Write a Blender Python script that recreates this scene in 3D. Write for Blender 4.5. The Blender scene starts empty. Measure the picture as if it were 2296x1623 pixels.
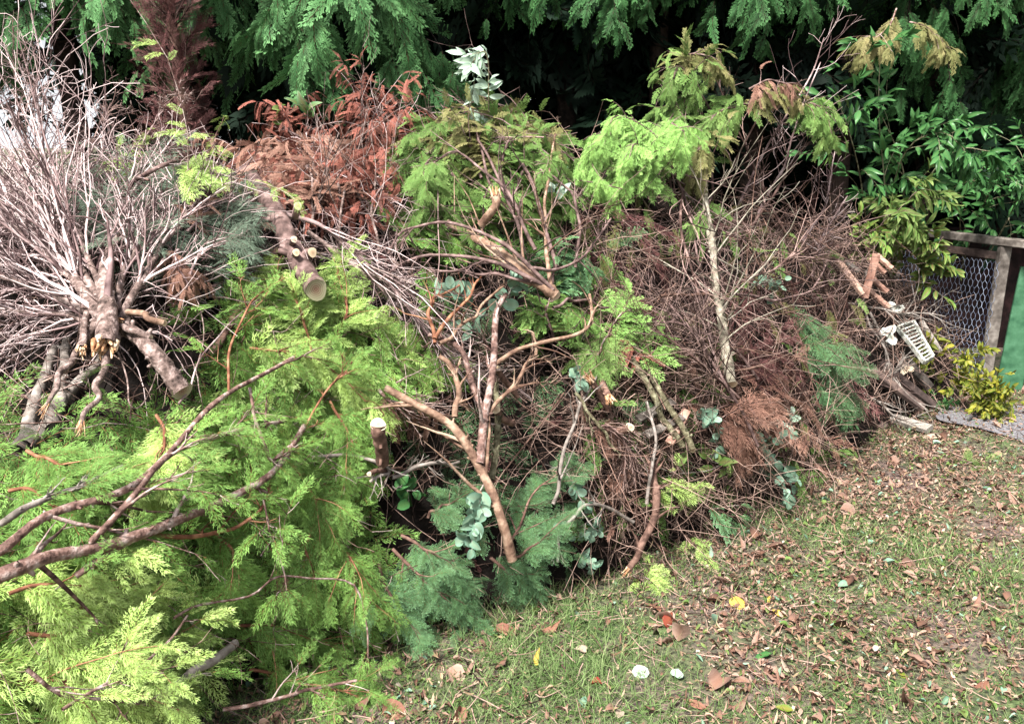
import bpy, math, random
import numpy as np

# ------------------------------------------------------------------ camera, sky, sun, exposure
scene = bpy.context.scene
COL = scene.collection
PITCH = math.radians(15.0); CAMZ = 1.6; F = 1910.0; CX, CY = 1148.0, 811.5
cam_d = bpy.data.cameras.new('camera'); cam = bpy.data.objects.new('camera', cam_d); COL.objects.link(cam)
cam.location = (0, 0, CAMZ); cam.rotation_euler = (math.pi/2 - PITCH, 0, 0)
cam_d.sensor_width = 36; cam_d.lens = 36*F/2296; cam_d.clip_end = 500; cam_d.clip_start = 0.05
scene.camera = cam
SUN_EL, SUN_AZ = math.radians(58), math.radians(215)      # high soft light from behind the camera on the left
world = bpy.data.worlds.new('World'); scene.world = world; world.use_nodes = True
wn = world.node_tree.nodes; wl = world.node_tree.links
bg = wn['Background']; sky = wn.new('ShaderNodeTexSky'); sky.sky_type = 'NISHITA'; sky.sun_disc = False
sky.sun_elevation = SUN_EL; sky.sun_rotation = SUN_AZ; sky.air_density = 1.0; sky.dust_density = 5.0; sky.ozone_density = 1.0
hs = wn.new('ShaderNodeHueSaturation'); hs.inputs['Saturation'].default_value = 0.35; hs.inputs['Value'].default_value = 1.0
wl.new(sky.outputs[0], hs.inputs['Color']); 
wtc = wn.new('ShaderNodeTexCoord'); wse = wn.new('ShaderNodeSeparateXYZ'); wl.new(wtc.outputs['Generated'], wse.inputs[0])
wmr = wn.new('ShaderNodeMapRange'); wmr.inputs['From Min'].default_value = .22; wmr.inputs['From Max'].default_value = .02; wl.new(wse.outputs['Z'], wmr.inputs['Value'])
wmx = wn.new('ShaderNodeMix'); wmx.data_type = 'RGBA'; wl.new(wmr.outputs[0], wmx.inputs[0]); wl.new(hs.outputs[0], wmx.inputs[6]); wmx.inputs[7].default_value = (6, 6.2, 6.5, 1)   # pale overcast band low in the sky
wl.new(wmx.outputs[2], bg.inputs['Color']); bg.inputs['Strength'].default_value = 0.05
sun_d = bpy.data.lights.new('sun', 'SUN'); sun = bpy.data.objects.new('sun', sun_d); COL.objects.link(sun)
sun_d.energy = 2.9; sun_d.angle = math.radians(10); sun_d.color = (1.0, 0.96, 0.9)
sun.rotation_euler = (math.pi/2 - SUN_EL, 0, math.pi - SUN_AZ + 0.0)
sun.location = (-3, -3, 8)
scene.view_settings.view_transform = 'Standard'; scene.view_settings.look = 'None'
scene.view_settings.exposure = 1.9; scene.view_settings.gamma = 1.0
scene.cycles.max_bounces = 4; scene.cycles.diffuse_bounces = 1; scene.cycles.transparent_max_bounces = 4

rng = np.random.default_rng(11)
U = lambda a, b, *s: rng.uniform(a, b, s if s else None)

# ------------------------------------------------------------------ the heap's own shape (metres) and lookups on it
XS = [-6, -3.5, -2.0, -1.2, -1.0, -0.88, -0.62, -0.13, 0.425, 1.2, 2.17, 2.75, 3.2]
YB = [0.9, 0.9, 0.9, 1.2, 1.65, 2.05, 2.33, 2.58, 2.88, 3.5, 4.55, 5.0, 5.3]
XC = [-6, -3.5, -1.5, -0.5, 0.5, 1.2, 2.17, 2.75, 3.2]
YC = [3.4, 3.5, 3.75, 3.95, 4.35, 4.7, 5.35, 5.7, 5.9]
HC = [1.35, 1.40, 1.42, 1.47, 1.42, 1.18, 0.86, 0.55, 0.25]

def H(x, y):
    x = np.asarray(x, float); y = np.asarray(y, float)
    yb = np.interp(x, XS, YB); yc = np.interp(x, XC, YC); h = np.interp(x, XC, HC)
    t = np.clip((y - yb)/(yc - yb), 0, 1)
    f = np.sin(t*np.pi/2)**0.85
    tb = np.clip((y - yc)/1.1, 0, 1); back = np.cos(tb*np.pi/2)**1.2
    n = 0.05*np.sin(3.1*x + 1.3*y + .5) + 0.04*np.sin(5.3*y - 2.7*x) + 0.03*np.sin(9*x + 4*y) + .02*np.sin(13*y + 7*x)
    n = n + .17*np.exp(-((x + .12)/.38)**2 - ((y - 4.0)/.4)**2)
    fade = np.clip((x + 6), 0, 1)*np.clip((3.25 - x)/.5, 0, 1)
    return np.where((t > 0) & (tb < 1), (h*f*back + n*np.minimum(1, 5*t))*fade, -0.02*np.ones_like(t))

def Hn(x, y):
    e = .06
    gx = (H(x+e, y) - H(x-e, y))/(2*e); gy = (H(x, y+e) - H(x, y-e))/(2*e)
    gx = np.clip(gx, -3, 3); gy = np.clip(gy, -3, 3)
    n = np.stack([-gx, -gy, np.ones_like(gx)], -1)
    return n/np.linalg.norm(n, axis=-1, keepdims=True)

def ray(x, y):
    a, b = (x - CX)/F, (CY - y)/F
    d = np.array([a, math.cos(PITCH) + b*math.sin(PITCH), -math.sin(PITCH) + b*math.cos(PITCH)])
    return d
def at(x, y, Y):            # the point at distance Y (metres forward) on the line of sight through (x, y)
    d = ray(x, y); return np.array([0, 0, CAMZ]) + d*(Y/d[1])
def ground(x, y, z=0.0):
    d = ray(x, y); return np.array([0, 0, CAMZ]) + d*((z - CAMZ)/d[2])
def P(x, y, lift=0.03):     # on the heap's surface
    d = ray(x, y); ts = np.linspace(0.9, 7.0, 700)
    q = np.array([0, 0, CAMZ])[None] + ts[:, None]*d[None]
    hit = np.nonzero(q[:, 2] <= np.maximum(H(q[:, 0], q[:, 1]), 0))[0]
    if len(hit): t = ts[hit[0]]
    else:
        t = 4.0
        for _ in range(4):
            X = d[0]*t; t = np.interp(X, XC, YC)/d[1]
    return np.array([0, 0, CAMZ]) + d*(t - lift/np.linalg.norm(d))
def project(p):
    p = np.atleast_2d(p); z = p[:, 2] - CAMZ
    dep = p[:, 1]*math.cos(PITCH) - z*math.sin(PITCH)
    up = p[:, 1]*math.sin(PITCH) + z*math.cos(PITCH)
    dep = np.where(dep > .1, dep, .1)
    return CX + p[:, 0]/dep*F, CY - up/dep*F
def inpoly(px, py, poly):
    ins = np.zeros(len(px), bool); n = len(poly); j = n - 1
    for i in range(n):
        xi, yi = poly[i]; xj, yj = poly[j]
        c = ((yi > py) != (yj > py)) & (px < (xj - xi)*(py - yi)/(yj - yi + 1e-9) + xi)
        ins ^= c; j = i
    return ins

# ------------------------------------------------------------------ mesh builder
class MB:
    def __init__(s): s.v = []; s.f = []; s.c = []; s.n = 0
    def add(s, v, f, c):
        v = np.asarray(v, np.float32).reshape(-1, 3); f = np.asarray(f, np.int32).reshape(-1, 4)
        c = np.asarray(c, np.float32).reshape(-1, 3)
        s.v.append(v); s.f.append(f + s.n); s.c.append(c); s.n += len(v); return s
    def build(s, name, mat, parent=None, origin=None, smooth=True):
        v = np.concatenate(s.v); f = np.concatenate(s.f); c = np.concatenate(s.c)
        if parent is not None: o0 = np.array(parent.get('_o', (0, 0, 0)))
        else: o0 = np.array(origin if origin is not None else [v[:, 0].mean(), v[:, 1].mean(), v[:, 2].min()], float)
        v = v - o0.astype(np.float32)
        me = bpy.data.meshes.new(name)
        me.vertices.add(len(v)); me.vertices.foreach_set('co', v.ravel())
        me.loops.add(f.size); me.loops.foreach_set('vertex_index', f.ravel())
        me.polygons.add(len(f)); me.polygons.foreach_set('loop_start', np.arange(0, f.size, 4, dtype=np.int32))
        me.polygons.foreach_set('loop_total', np.full(len(f), 4, np.int32))
        me.polygons.foreach_set('use_smooth', np.full(len(f), smooth, bool))
        a = me.attributes.new('tint', 'FLOAT_COLOR', 'POINT')
        cc = np.ones((len(v), 4), np.float32); cc[:, :3] = c; a.data.foreach_set('color', cc.ravel())
        me.update(calc_edges=True)
        me.materials.append(mat)
        o = bpy.data.objects.new(name, me); COL.objects.link(o)
        if parent is None: o.location = o0; o['_o'] = tuple(float(k) for k in o0)
        else: o.parent = parent; o['_o'] = tuple(float(k) for k in o0)
        return o
def tag(o, label, cat=None, group=None, kind=None):
    if label: o['label'] = label
    if cat: o['category'] = cat
    if group: o['group'] = group
    if kind: o['kind'] = kind
    return o
def unit(v): return v/(np.linalg.norm(v, axis=-1, keepdims=True) + 1e-9)

def tubes(mb, Pt, R, n=4, tint=None, ridge=0.0):
    """Pt (M,K,3) polylines, R (M,K) radii"""
    Pt = np.asarray(Pt, float); R = np.asarray(R, float); M, K, _ = Pt.shape
    T = np.empty_like(Pt); T[:, 1:-1] = Pt[:, 2:] - Pt[:, :-2]; T[:, 0] = Pt[:, 1] - Pt[:, 0]; T[:, -1] = Pt[:, -1] - Pt[:, -2]
    T = unit(T); ref = unit(rng.normal(size=(M, 1, 3)))
    ch = unit(Pt[:, -1:] - Pt[:, :1]); ref = unit(ref - (ref*ch).sum(-1, keepdims=True)*ch)
    A = unit(ref - (ref*T).sum(-1, keepdims=True)*T); B = np.cross(T, A)
    an = np.arange(n)*2*np.pi/n
    rr = R[:, :, None]*np.ones(n)
    if ridge: rr = rr*(1 + ridge*rng.normal(size=(M, K, n)))
    V = Pt[:, :, None] + rr[..., None]*(np.cos(an)[None, None, :, None]*A[:, :, None] + np.sin(an)[None, None, :, None]*B[:, :, None])
    idx = np.arange(M*K*n).reshape(M, K, n); a = idx[:, :-1]; b = idx[:, 1:]
    Fq = np.stack([a, np.roll(a, -1, 2), np.roll(b, -1, 2), b], -1)
    c = np.zeros((M, K, n, 3)); 
    c[..., 0] = (rng.random(M) if tint is None else tint)[:, None, None]; c[..., 1] = np.linspace(0, 1, K)[None, :, None]
    mb.add(V, Fq, c)
def grow(p0, d, L, K=7, curl=.5, noise=.25, bias=(0, 0, 0)):
    p0 = np.asarray(p0, float); d = unit(np.asarray(d, float)); M = len(p0); L = np.broadcast_to(L, (M,))
    c = rng.normal(size=(M, 3)); c = unit(c - (c*d).sum(-1, keepdims=True)*d)*curl*rng.random((M, 1))
    pts = [p0]; p = p0.copy()
    for k in range(K-1):
        d = unit(d + (c + noise*rng.normal(size=(M, 3))*1.6 + np.asarray(bias))/K*1.5)
        p = p + d*(L/(K-1))[:, None]; pts.append(p)
    return np.stack(pts, 1)
def taper(r0, r1, M, K): 
    t = np.linspace(0, 1, K)[None]; r0 = np.broadcast_to(r0, (M,))[:, None]; r1 = np.broadcast_to(r1, (M,))[:, None]
    return r0*(1-t) + r1*t
def kids(Pt, R, n, lr=(.35, .6), ang=(20, 45), s0=.15, K=7, curl=.6, noise=.3, bias=(0, 0, 0), rr=.6, flat=None, r1=.0008):
    M, KK, _ = Pt.shape; L = np.linalg.norm(np.diff(Pt, axis=1), axis=-1).sum(1)
    s = (s0 + (1-s0)*rng.random((M, n))); f = s*(KK-1); i = np.minimum(f.astype(int), KK-2); w = (f - i)[..., None]
    m = np.arange(M)[:, None]
    p = Pt[m, i]*(1-w) + Pt[m, i+1]*w; t = unit(Pt[m, i+1] - Pt[m, i]); r = R[m, i]*(1-w[..., 0]) + R[m, i+1]*w[..., 0]
    q = rng.normal(size=t.shape); 
    if flat is not None: q = q*np.asarray(flat)
    q = unit(q - (q*t).sum(-1, keepdims=True)*t)
    a = np.radians(U(ang[0], ang[1], M, n))[..., None]
    d = t*np.cos(a) + q*np.sin(a)
    Lc = L[:, None]*U(lr[0], lr[1], M, n)*(1.15 - .6*s)
    G = grow(p.reshape(-1, 3), d.reshape(-1, 3), Lc.ravel(), K, curl, noise, bias)
    rc = np.maximum(r.ravel()*rr, .0011)
    return G, taper(rc, np.minimum(r1, rc), len(rc), K)
def spline(pts, n, jit=0.0):
    pts = np.asarray(pts, float); m = len(pts)
    if m == 2: pts = np.stack([pts[0], pts[0]*.5 + pts[1]*.5, pts[1]]); m = 3
    e = np.concatenate([[2*pts[0]-pts[1]], pts, [2*pts[-1]-pts[-2]]])
    s = np.linspace(0, m-1-1e-6, n); i = s.astype(int); t = (s-i)[:, None]
    a, b, c, d = e[i], e[i+1], e[i+2], e[i+3]
    q = .5*((2*b) + (c-a)*t + (2*a-5*b+4*c-d)*t*t + (3*b-a-3*c+d)*t**3)
    if jit:
        kk = max(4, n//3); c = rng.normal(size=(kk, 3)); c[0] = c[-1] = 0; xi = np.linspace(0, kk-1, n)
        w = np.stack([np.interp(xi, np.arange(kk), c[:, j]) for j in range(3)], -1); w[1:-1] = (w[:-2]+w[1:-1]*2+w[2:])/4; q += w*jit
    return q

# leaf-spray templates: verts in a unit frame (x along the spray), quads, tint(g = tip, b = stem)
class Tpl:
    def __init__(s): s.v = []; s.c = []
    def kite(s, p, d, l, w, g0, g1, b=0.0, z=None, bend=0):
        d = d/np.hypot(*d); nrm = np.array([-d[1], d[0]])
        def zz(q): return z(q) if z else 0
        a = p; m = p + d*l*.45; e = p + d*l + nrm*bend*l
        for q, g in ((a, g0), (m + nrm*w/2, (g0+g1)/2), (e, g1), (m - nrm*w/2, (g0+g1)/2)):
            s.v.append((q[0], q[1], zz(q))); s.c.append((0, g, b))
    def done(s):
        s.V = np.array(s.v); s.C = np.array(s.c); s.Fq = np.arange(len(s.v)).reshape(-1, 4); return s
def spray_tpl(seed, nside=14, side=.42, ang=48, ts=.05, tl=.085, w=.02, fork=True, sag=.25, tang=40, axisw=.02):
    r = np.random.default_rng(seed); T = Tpl()
    bx = r.uniform(-.12, .12)
    k1 = r.uniform(.6, 1.3)*sag; k2 = r.uniform(-.3, .6)*sag
    wob = r.uniform(0, 6, 3)
    z = lambda q: -k1*q[0]**2 - k2*abs(q[1]) + .03*math.sin(9*q[0] + 7*q[1] + wob[0])
    ax = lambda t: np.array([t, bx*t*t])
    for i in range(6):
        a, b = ax(i/6), ax((i+1)/6+.02); T.kite(a, b-a, np.hypot(*(b-a)), axisw*(1.2-i/6), .2, .2, 1.0, z)
    for i in range(nside):
        for sgn in (-1, 1):
            t = (i + .3 + .4*(sgn > 0) + r.uniform(-.15, .15))/nside
            if t > .98 or r.random() < .06: continue
            p = ax(t); prof = min(1, (t+.08)*3.0)*(1 - .78*t) + .08
            L = side*prof*r.uniform(.75, 1.2); a = math.radians(ang*(1-.25*t))*sgn + r.normal()*.1 + 2*bx*t
            d = np.array([math.cos(a), math.sin(a)]); cv = -sgn*r.uniform(0, .5)
            T.kite(p, d, L*.95, axisw*.55, .3, .6, .5, z)
            n = max(2, int(L/ts))
            for j in range(n):
                s = (j+.5)/n; q = p + d*L*s + np.array([-d[1], d[0]])*cv*L*s*s*.3
                for sg in (-1, 1):
                    if r.random() < .08: continue
                    l = tl*r.uniform(.6, 1.25)*(1.25 - .75*s)*(1 if prof > .3 else .7)
                    aa = a + sg*math.radians(tang + r.normal()*9); dd = np.array([math.cos(aa), math.sin(aa)])
                    T.kite(q, dd, l, w, .35 + .3*s, .75 + .25*s, 0, z, bend=-sg*.1)
                    if fork and l > tl*.75:
                        q2 = q + dd*l*.45; ab = aa - sg*.7; T.kite(q2, np.array([math.cos(ab), math.sin(ab)]), l*.6, w*.85, .6, 1, 0, z)
            T.kite(p + d*L*.9, d, tl*.9, w, .7, 1, 0, z)
    for j in range(5): T.kite(ax(1.0), np.array([1, (j-2)*.3]), tl*.8, w, .7, 1, 0, z)
    return T.done()
THUJA = [spray_tpl(100+i, 10, .42, 44, .065, .11, .021, True, .45) for i in range(6)]
LACE = [spray_tpl(120+i, 8, .44, 40, .075, .135, .017, True, .45, 36, .014) for i in range(8)]
CYP = [spray_tpl(140+i, 16, .36, 42, .042, .075, .026, False, .45, 34) for i in range(6)]
COARSE = [spray_tpl(220+i, 7, .40, 42, .10, .17, .06, False, .45, 34) for i in range(4)]
FIR = [spray_tpl(160+i, 12, .46, 52, .03, .05, .013, False, .15, 60, .012) for i in range(5)]
DEAD = [spray_tpl(180+i, 12, .30, 36, .045, .11, .028, False, .8, 26) for i in range(5)]
NEEDLE = [spray_tpl(200+i, 7, .5, 28, .07, .14, .014, False, .4, 22, .012) for i in range(4)]

def bake(mb, T, p, axis, nrm, sc, tint):
    p = np.atleast_2d(p); M = len(p)
    if M == 0: return
    a = unit(np.atleast_2d(axis)); n = np.atleast_2d(nrm); n = unit(n - (n*a).sum(-1, keepdims=True)*a + 1e-5); b = np.cross(n, a)
    sc = np.broadcast_to(sc, (M,))
    V = T.V[None]*sc[:, None, None]
    W = p[:, None] + V[..., 0:1]*a[:, None] + V[..., 1:2]*b[:, None] + V[..., 2:3]*n[:, None]
    c = np.broadcast_to(T.C[None], (M,) + T.C.shape).copy(); c[..., 0] = np.broadcast_to(tint, (M,))[:, None]
    Fq = T.Fq[None] + (np.arange(M)*len(T.V))[:, None, None]
    mb.add(W, Fq, c)
def bake_set(mb, TS, p, axis, nrm, sc, tint):
    k = rng.integers(0, len(TS), len(p))
    for i, T in enumerate(TS):
        m = k == i
        if m.any(): bake(mb, T, p[m], axis[m], nrm[m], np.broadcast_to(sc, (len(p),))[m], np.broadcast_to(tint, (len(p),))[m])

# broad leaves
def leaf_tpl(kind='oval', fold=.12, curve=.15, seed=0):
    r = np.random.default_rng(seed); T = Tpl()
    ts = [0, .12, .3, .5, .7, .88, 1]
    prof = {'oval': [.04, .5, .92, 1, .8, .42, .03], 'round': [.1, .72, .98, 1, .95, .68, .12], 'lance': [.03, .5, .85, 1, .75, .35, .01]}[kind]
    wd = {'oval': .22, 'round': .42, 'lance': .16}[kind]
    rows = []
    for t, w in zip(ts, prof):
        z0 = -curve*t*t; tw = r.normal()*.03
        rows.append([(t, -w*wd, z0 + fold*w*wd*2 + tw), (t, 0, z0), (t, w*wd, z0 + fold*w*wd*2 - tw)])
    V = np.array(rows).reshape(-1, 3); Fq = []
    for i in range(len(ts)-1):
        for j in range(2): a = i*3+j; Fq.append((a, a+1, a+4, a+3))
    T.V = V; T.Fq = np.array(Fq); C = np.zeros_like(V); C[:, 1] = V[:, 0]; C[1::3, 2] = .6; T.C = C; return T
OVAL = [leaf_tpl('oval', .15+.1*(i % 2), .05+.18*i, i) for i in range(4)]
ROUND = [leaf_tpl('round', .06+.08*i, .02+.2*i, i+9) for i in range(4)]
for t_ in ROUND: t_.V = t_.V*np.array([.86, .8, 1])
LANCE = [leaf_tpl('lance', .2, .15+.15*i, i+19) for i in range(4)]
LITTER = [leaf_tpl('oval', .5*(i-1.5), .5*(i-1), i+30) for i in range(4)] + [leaf_tpl('round', .5, .3, 40), leaf_tpl('lance', .9, -.4, 41)]

# ------------------------------------------------------------------ materials
def nt(name):
    m = bpy.data.materials.new(name); m.use_nodes = True; t = m.node_tree; t.nodes.clear(); return m, t.nodes, t.links
def hexc(c): return tuple(c) + (1,)
def foliage(name, dark, mid, light, stem=(.12, .07, .03), tip=.35, transl=.3, rough=.65, tipcol=None, spec=.12):
    m, N, L = nt(name); out = N.new('ShaderNodeOutputMaterial')
    at_ = N.new('ShaderNodeAttribute'); at_.attribute_name = 'tint'; sp = N.new('ShaderNodeSeparateColor'); L.new(at_.outputs['Color'], sp.inputs[0])
    ramp = N.new('ShaderNodeValToRGB'); e = ramp.color_ramp.elements; e[0].color = hexc(dark); e[1].color = hexc(light); x = e.new(.5); x.color = hexc(mid)
    geo = N.new('ShaderNodeTexNoise'); geo.inputs['Scale'].default_value = 14
    ad = N.new('ShaderNodeMath'); ad.operation = 'MULTIPLY_ADD'; ad.inputs[1].default_value = .5; L.new(geo.outputs['Fac'], ad.inputs[0]); 
    sb = N.new('ShaderNodeMath'); sb.operation = 'SUBTRACT'; L.new(sp.outputs[0], sb.inputs[0]); sb.inputs[1].default_value = .25; L.new(sb.outputs[0], ad.inputs[2])
    L.new(ad.outputs[0], ramp.inputs[0])
    mx = N.new('ShaderNodeMix'); mx.data_type = 'RGBA'; tc = tipcol or tuple(min(.9, k*1.5 + .02) for k in light)
    mt = N.new('ShaderNodeMath'); mt.operation = 'POWER'; mt.inputs[1].default_value = 3.0; L.new(sp.outputs[1], mt.inputs[0])
    mm = N.new('ShaderNodeMath'); mm.operation = 'MULTIPLY'; mm.inputs[1].default_value = tip; L.new(mt.outputs[0], mm.inputs[0])
    L.new(mm.outputs[0], mx.inputs[0]); L.new(ramp.outputs[0], mx.inputs[6]); mx.inputs[7].default_value = hexc(tc)
    m2 = N.new('ShaderNodeMix'); m2.data_type = 'RGBA'; L.new(sp.outputs[2], m2.inputs[0]); L.new(mx.outputs[2], m2.inputs[6]); m2.inputs[7].default_value = hexc(stem)
    b = N.new('ShaderNodeBsdfPrincipled'); b.inputs['Roughness'].default_value = rough; b.inputs['Specular IOR Level'].default_value = spec
    tr = N.new('ShaderNodeBsdfTranslucent'); ms = N.new('ShaderNodeMixShader'); ms.inputs[0].default_value = transl
    L.new(m2.outputs[2], b.inputs['Base Color']); L.new(m2.outputs[2], tr.inputs[0]); L.new(b.outputs[0], ms.inputs[1]); L.new(tr.outputs[0], ms.inputs[2])
    L.new(ms.outputs[0], out.inputs[0]); return m
def bark(name, a, b_, c=None, scale=30, bump=.5, rough=.8, var=.5, ring=False):
    m, N, L = nt(name); out = N.new('ShaderNodeOutputMaterial'); b = N.new('ShaderNodeBsdfPrincipled')
    b.inputs['Roughness'].default_value = rough; b.inputs['Specular IOR Level'].default_value = .15
    tc = N.new('ShaderNodeTexCoord'); no = N.new('ShaderNodeTexNoise'); no.inputs['Scale'].default_value = scale; no.inputs['Detail'].default_value = 6
    L.new(tc.outputs['Object'], no.inputs['Vector'])
    at_ = N.new('ShaderNodeAttribute'); at_.attribute_name = 'tint'; sp = N.new('ShaderNodeSeparateColor'); L.new(at_.outputs['Color'], sp.inputs[0])
    ad = N.new('ShaderNodeMath'); ad.operation = 'MULTIPLY_ADD'; ad.inputs[1].default_value = var; L.new(sp.outputs[0], ad.inputs[0])
    s2 = N.new('ShaderNodeMath'); s2.operation = 'SUBTRACT'; s2.inputs[1].default_value = var/2; L.new(no.outputs['Fac'], s2.inputs[0]); L.new(s2.outputs[0], ad.inputs[2])
    r = N.new('ShaderNodeValToRGB'); e = r.color_ramp.elements; e[0].position = .3; e[0].color = hexc(a); e[1].position = .72; e[1].color = hexc(b_)
    if c: x = e.new(.52); x.color = hexc(c)
    fl = N.new('ShaderNodeTexVoronoi'); fl.inputs['Scale'].default_value = scale*2.6; L.new(tc.outputs['Object'], fl.inputs['Vector'])
    a3 = N.new('ShaderNodeMath'); a3.operation = 'MULTIPLY_ADD'; a3.inputs[1].default_value = .2 if bump > .35 else .1; L.new(fl.outputs['Distance'], a3.inputs[0])
    s4 = N.new('ShaderNodeMath'); s4.operation = 'SUBTRACT'; s4.inputs[1].default_value = .08 if bump > .35 else .04; L.new(ad.outputs[0], s4.inputs[0]); L.new(s4.outputs[0], a3.inputs[2])
    L.new(a3.outputs[0], r.inputs[0]); L.new(r.outputs[0], b.inputs['Base Color'])
    if bump:
        n2 = N.new('ShaderNodeTexNoise'); n2.inputs['Scale'].default_value = scale*4; n2.inputs['Detail'].default_value = 5; L.new(tc.outputs['Object'], n2.inputs['Vector'])
        bp = N.new('ShaderNodeBump'); bp.inputs['Strength'].default_value = bump; bp.inputs['Distance'].default_value = .006
        L.new(n2.outputs['Fac'], bp.inputs['Height']); L.new(bp.outputs[0], b.inputs['Normal'])
    L.new(b.outputs[0], out.inputs[0]); return m
def ringwood(name, a, b_):
    m, N, L = nt(name); out = N.new('ShaderNodeOutputMaterial'); b = N.new('ShaderNodeBsdfPrincipled'); b.inputs['Roughness'].default_value = .75
    at_ = N.new('ShaderNodeAttribute'); at_.attribute_name = 'tint'; sp = N.new('ShaderNodeSeparateColor'); L.new(at_.outputs['Color'], sp.inputs[0])
    mu = N.new('ShaderNodeMath'); mu.operation = 'MULTIPLY'; mu.inputs[1].default_value = 38; L.new(sp.outputs[0], mu.inputs[0])
    si = N.new('ShaderNodeMath'); si.operation = 'SINE'; L.new(mu.outputs[0], si.inputs[0])
    r = N.new('ShaderNodeValToRGB'); e = r.color_ramp.elements; e[0].position = 0; e[0].color = hexc(b_); e[1].position = .9; e[1].color = hexc(a)
    ad = N.new('ShaderNodeMath'); ad.operation = 'MULTIPLY_ADD'; ad.inputs[1].default_value = .28; L.new(si.outputs[0], ad.inputs[0]); L.new(sp.outputs[0], ad.inputs[2])
    L.new(ad.outputs[0], r.inputs[0]); L.new(r.outputs[0], b.inputs['Base Color']); L.new(b.outputs[0], out.inputs[0]); return m
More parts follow.
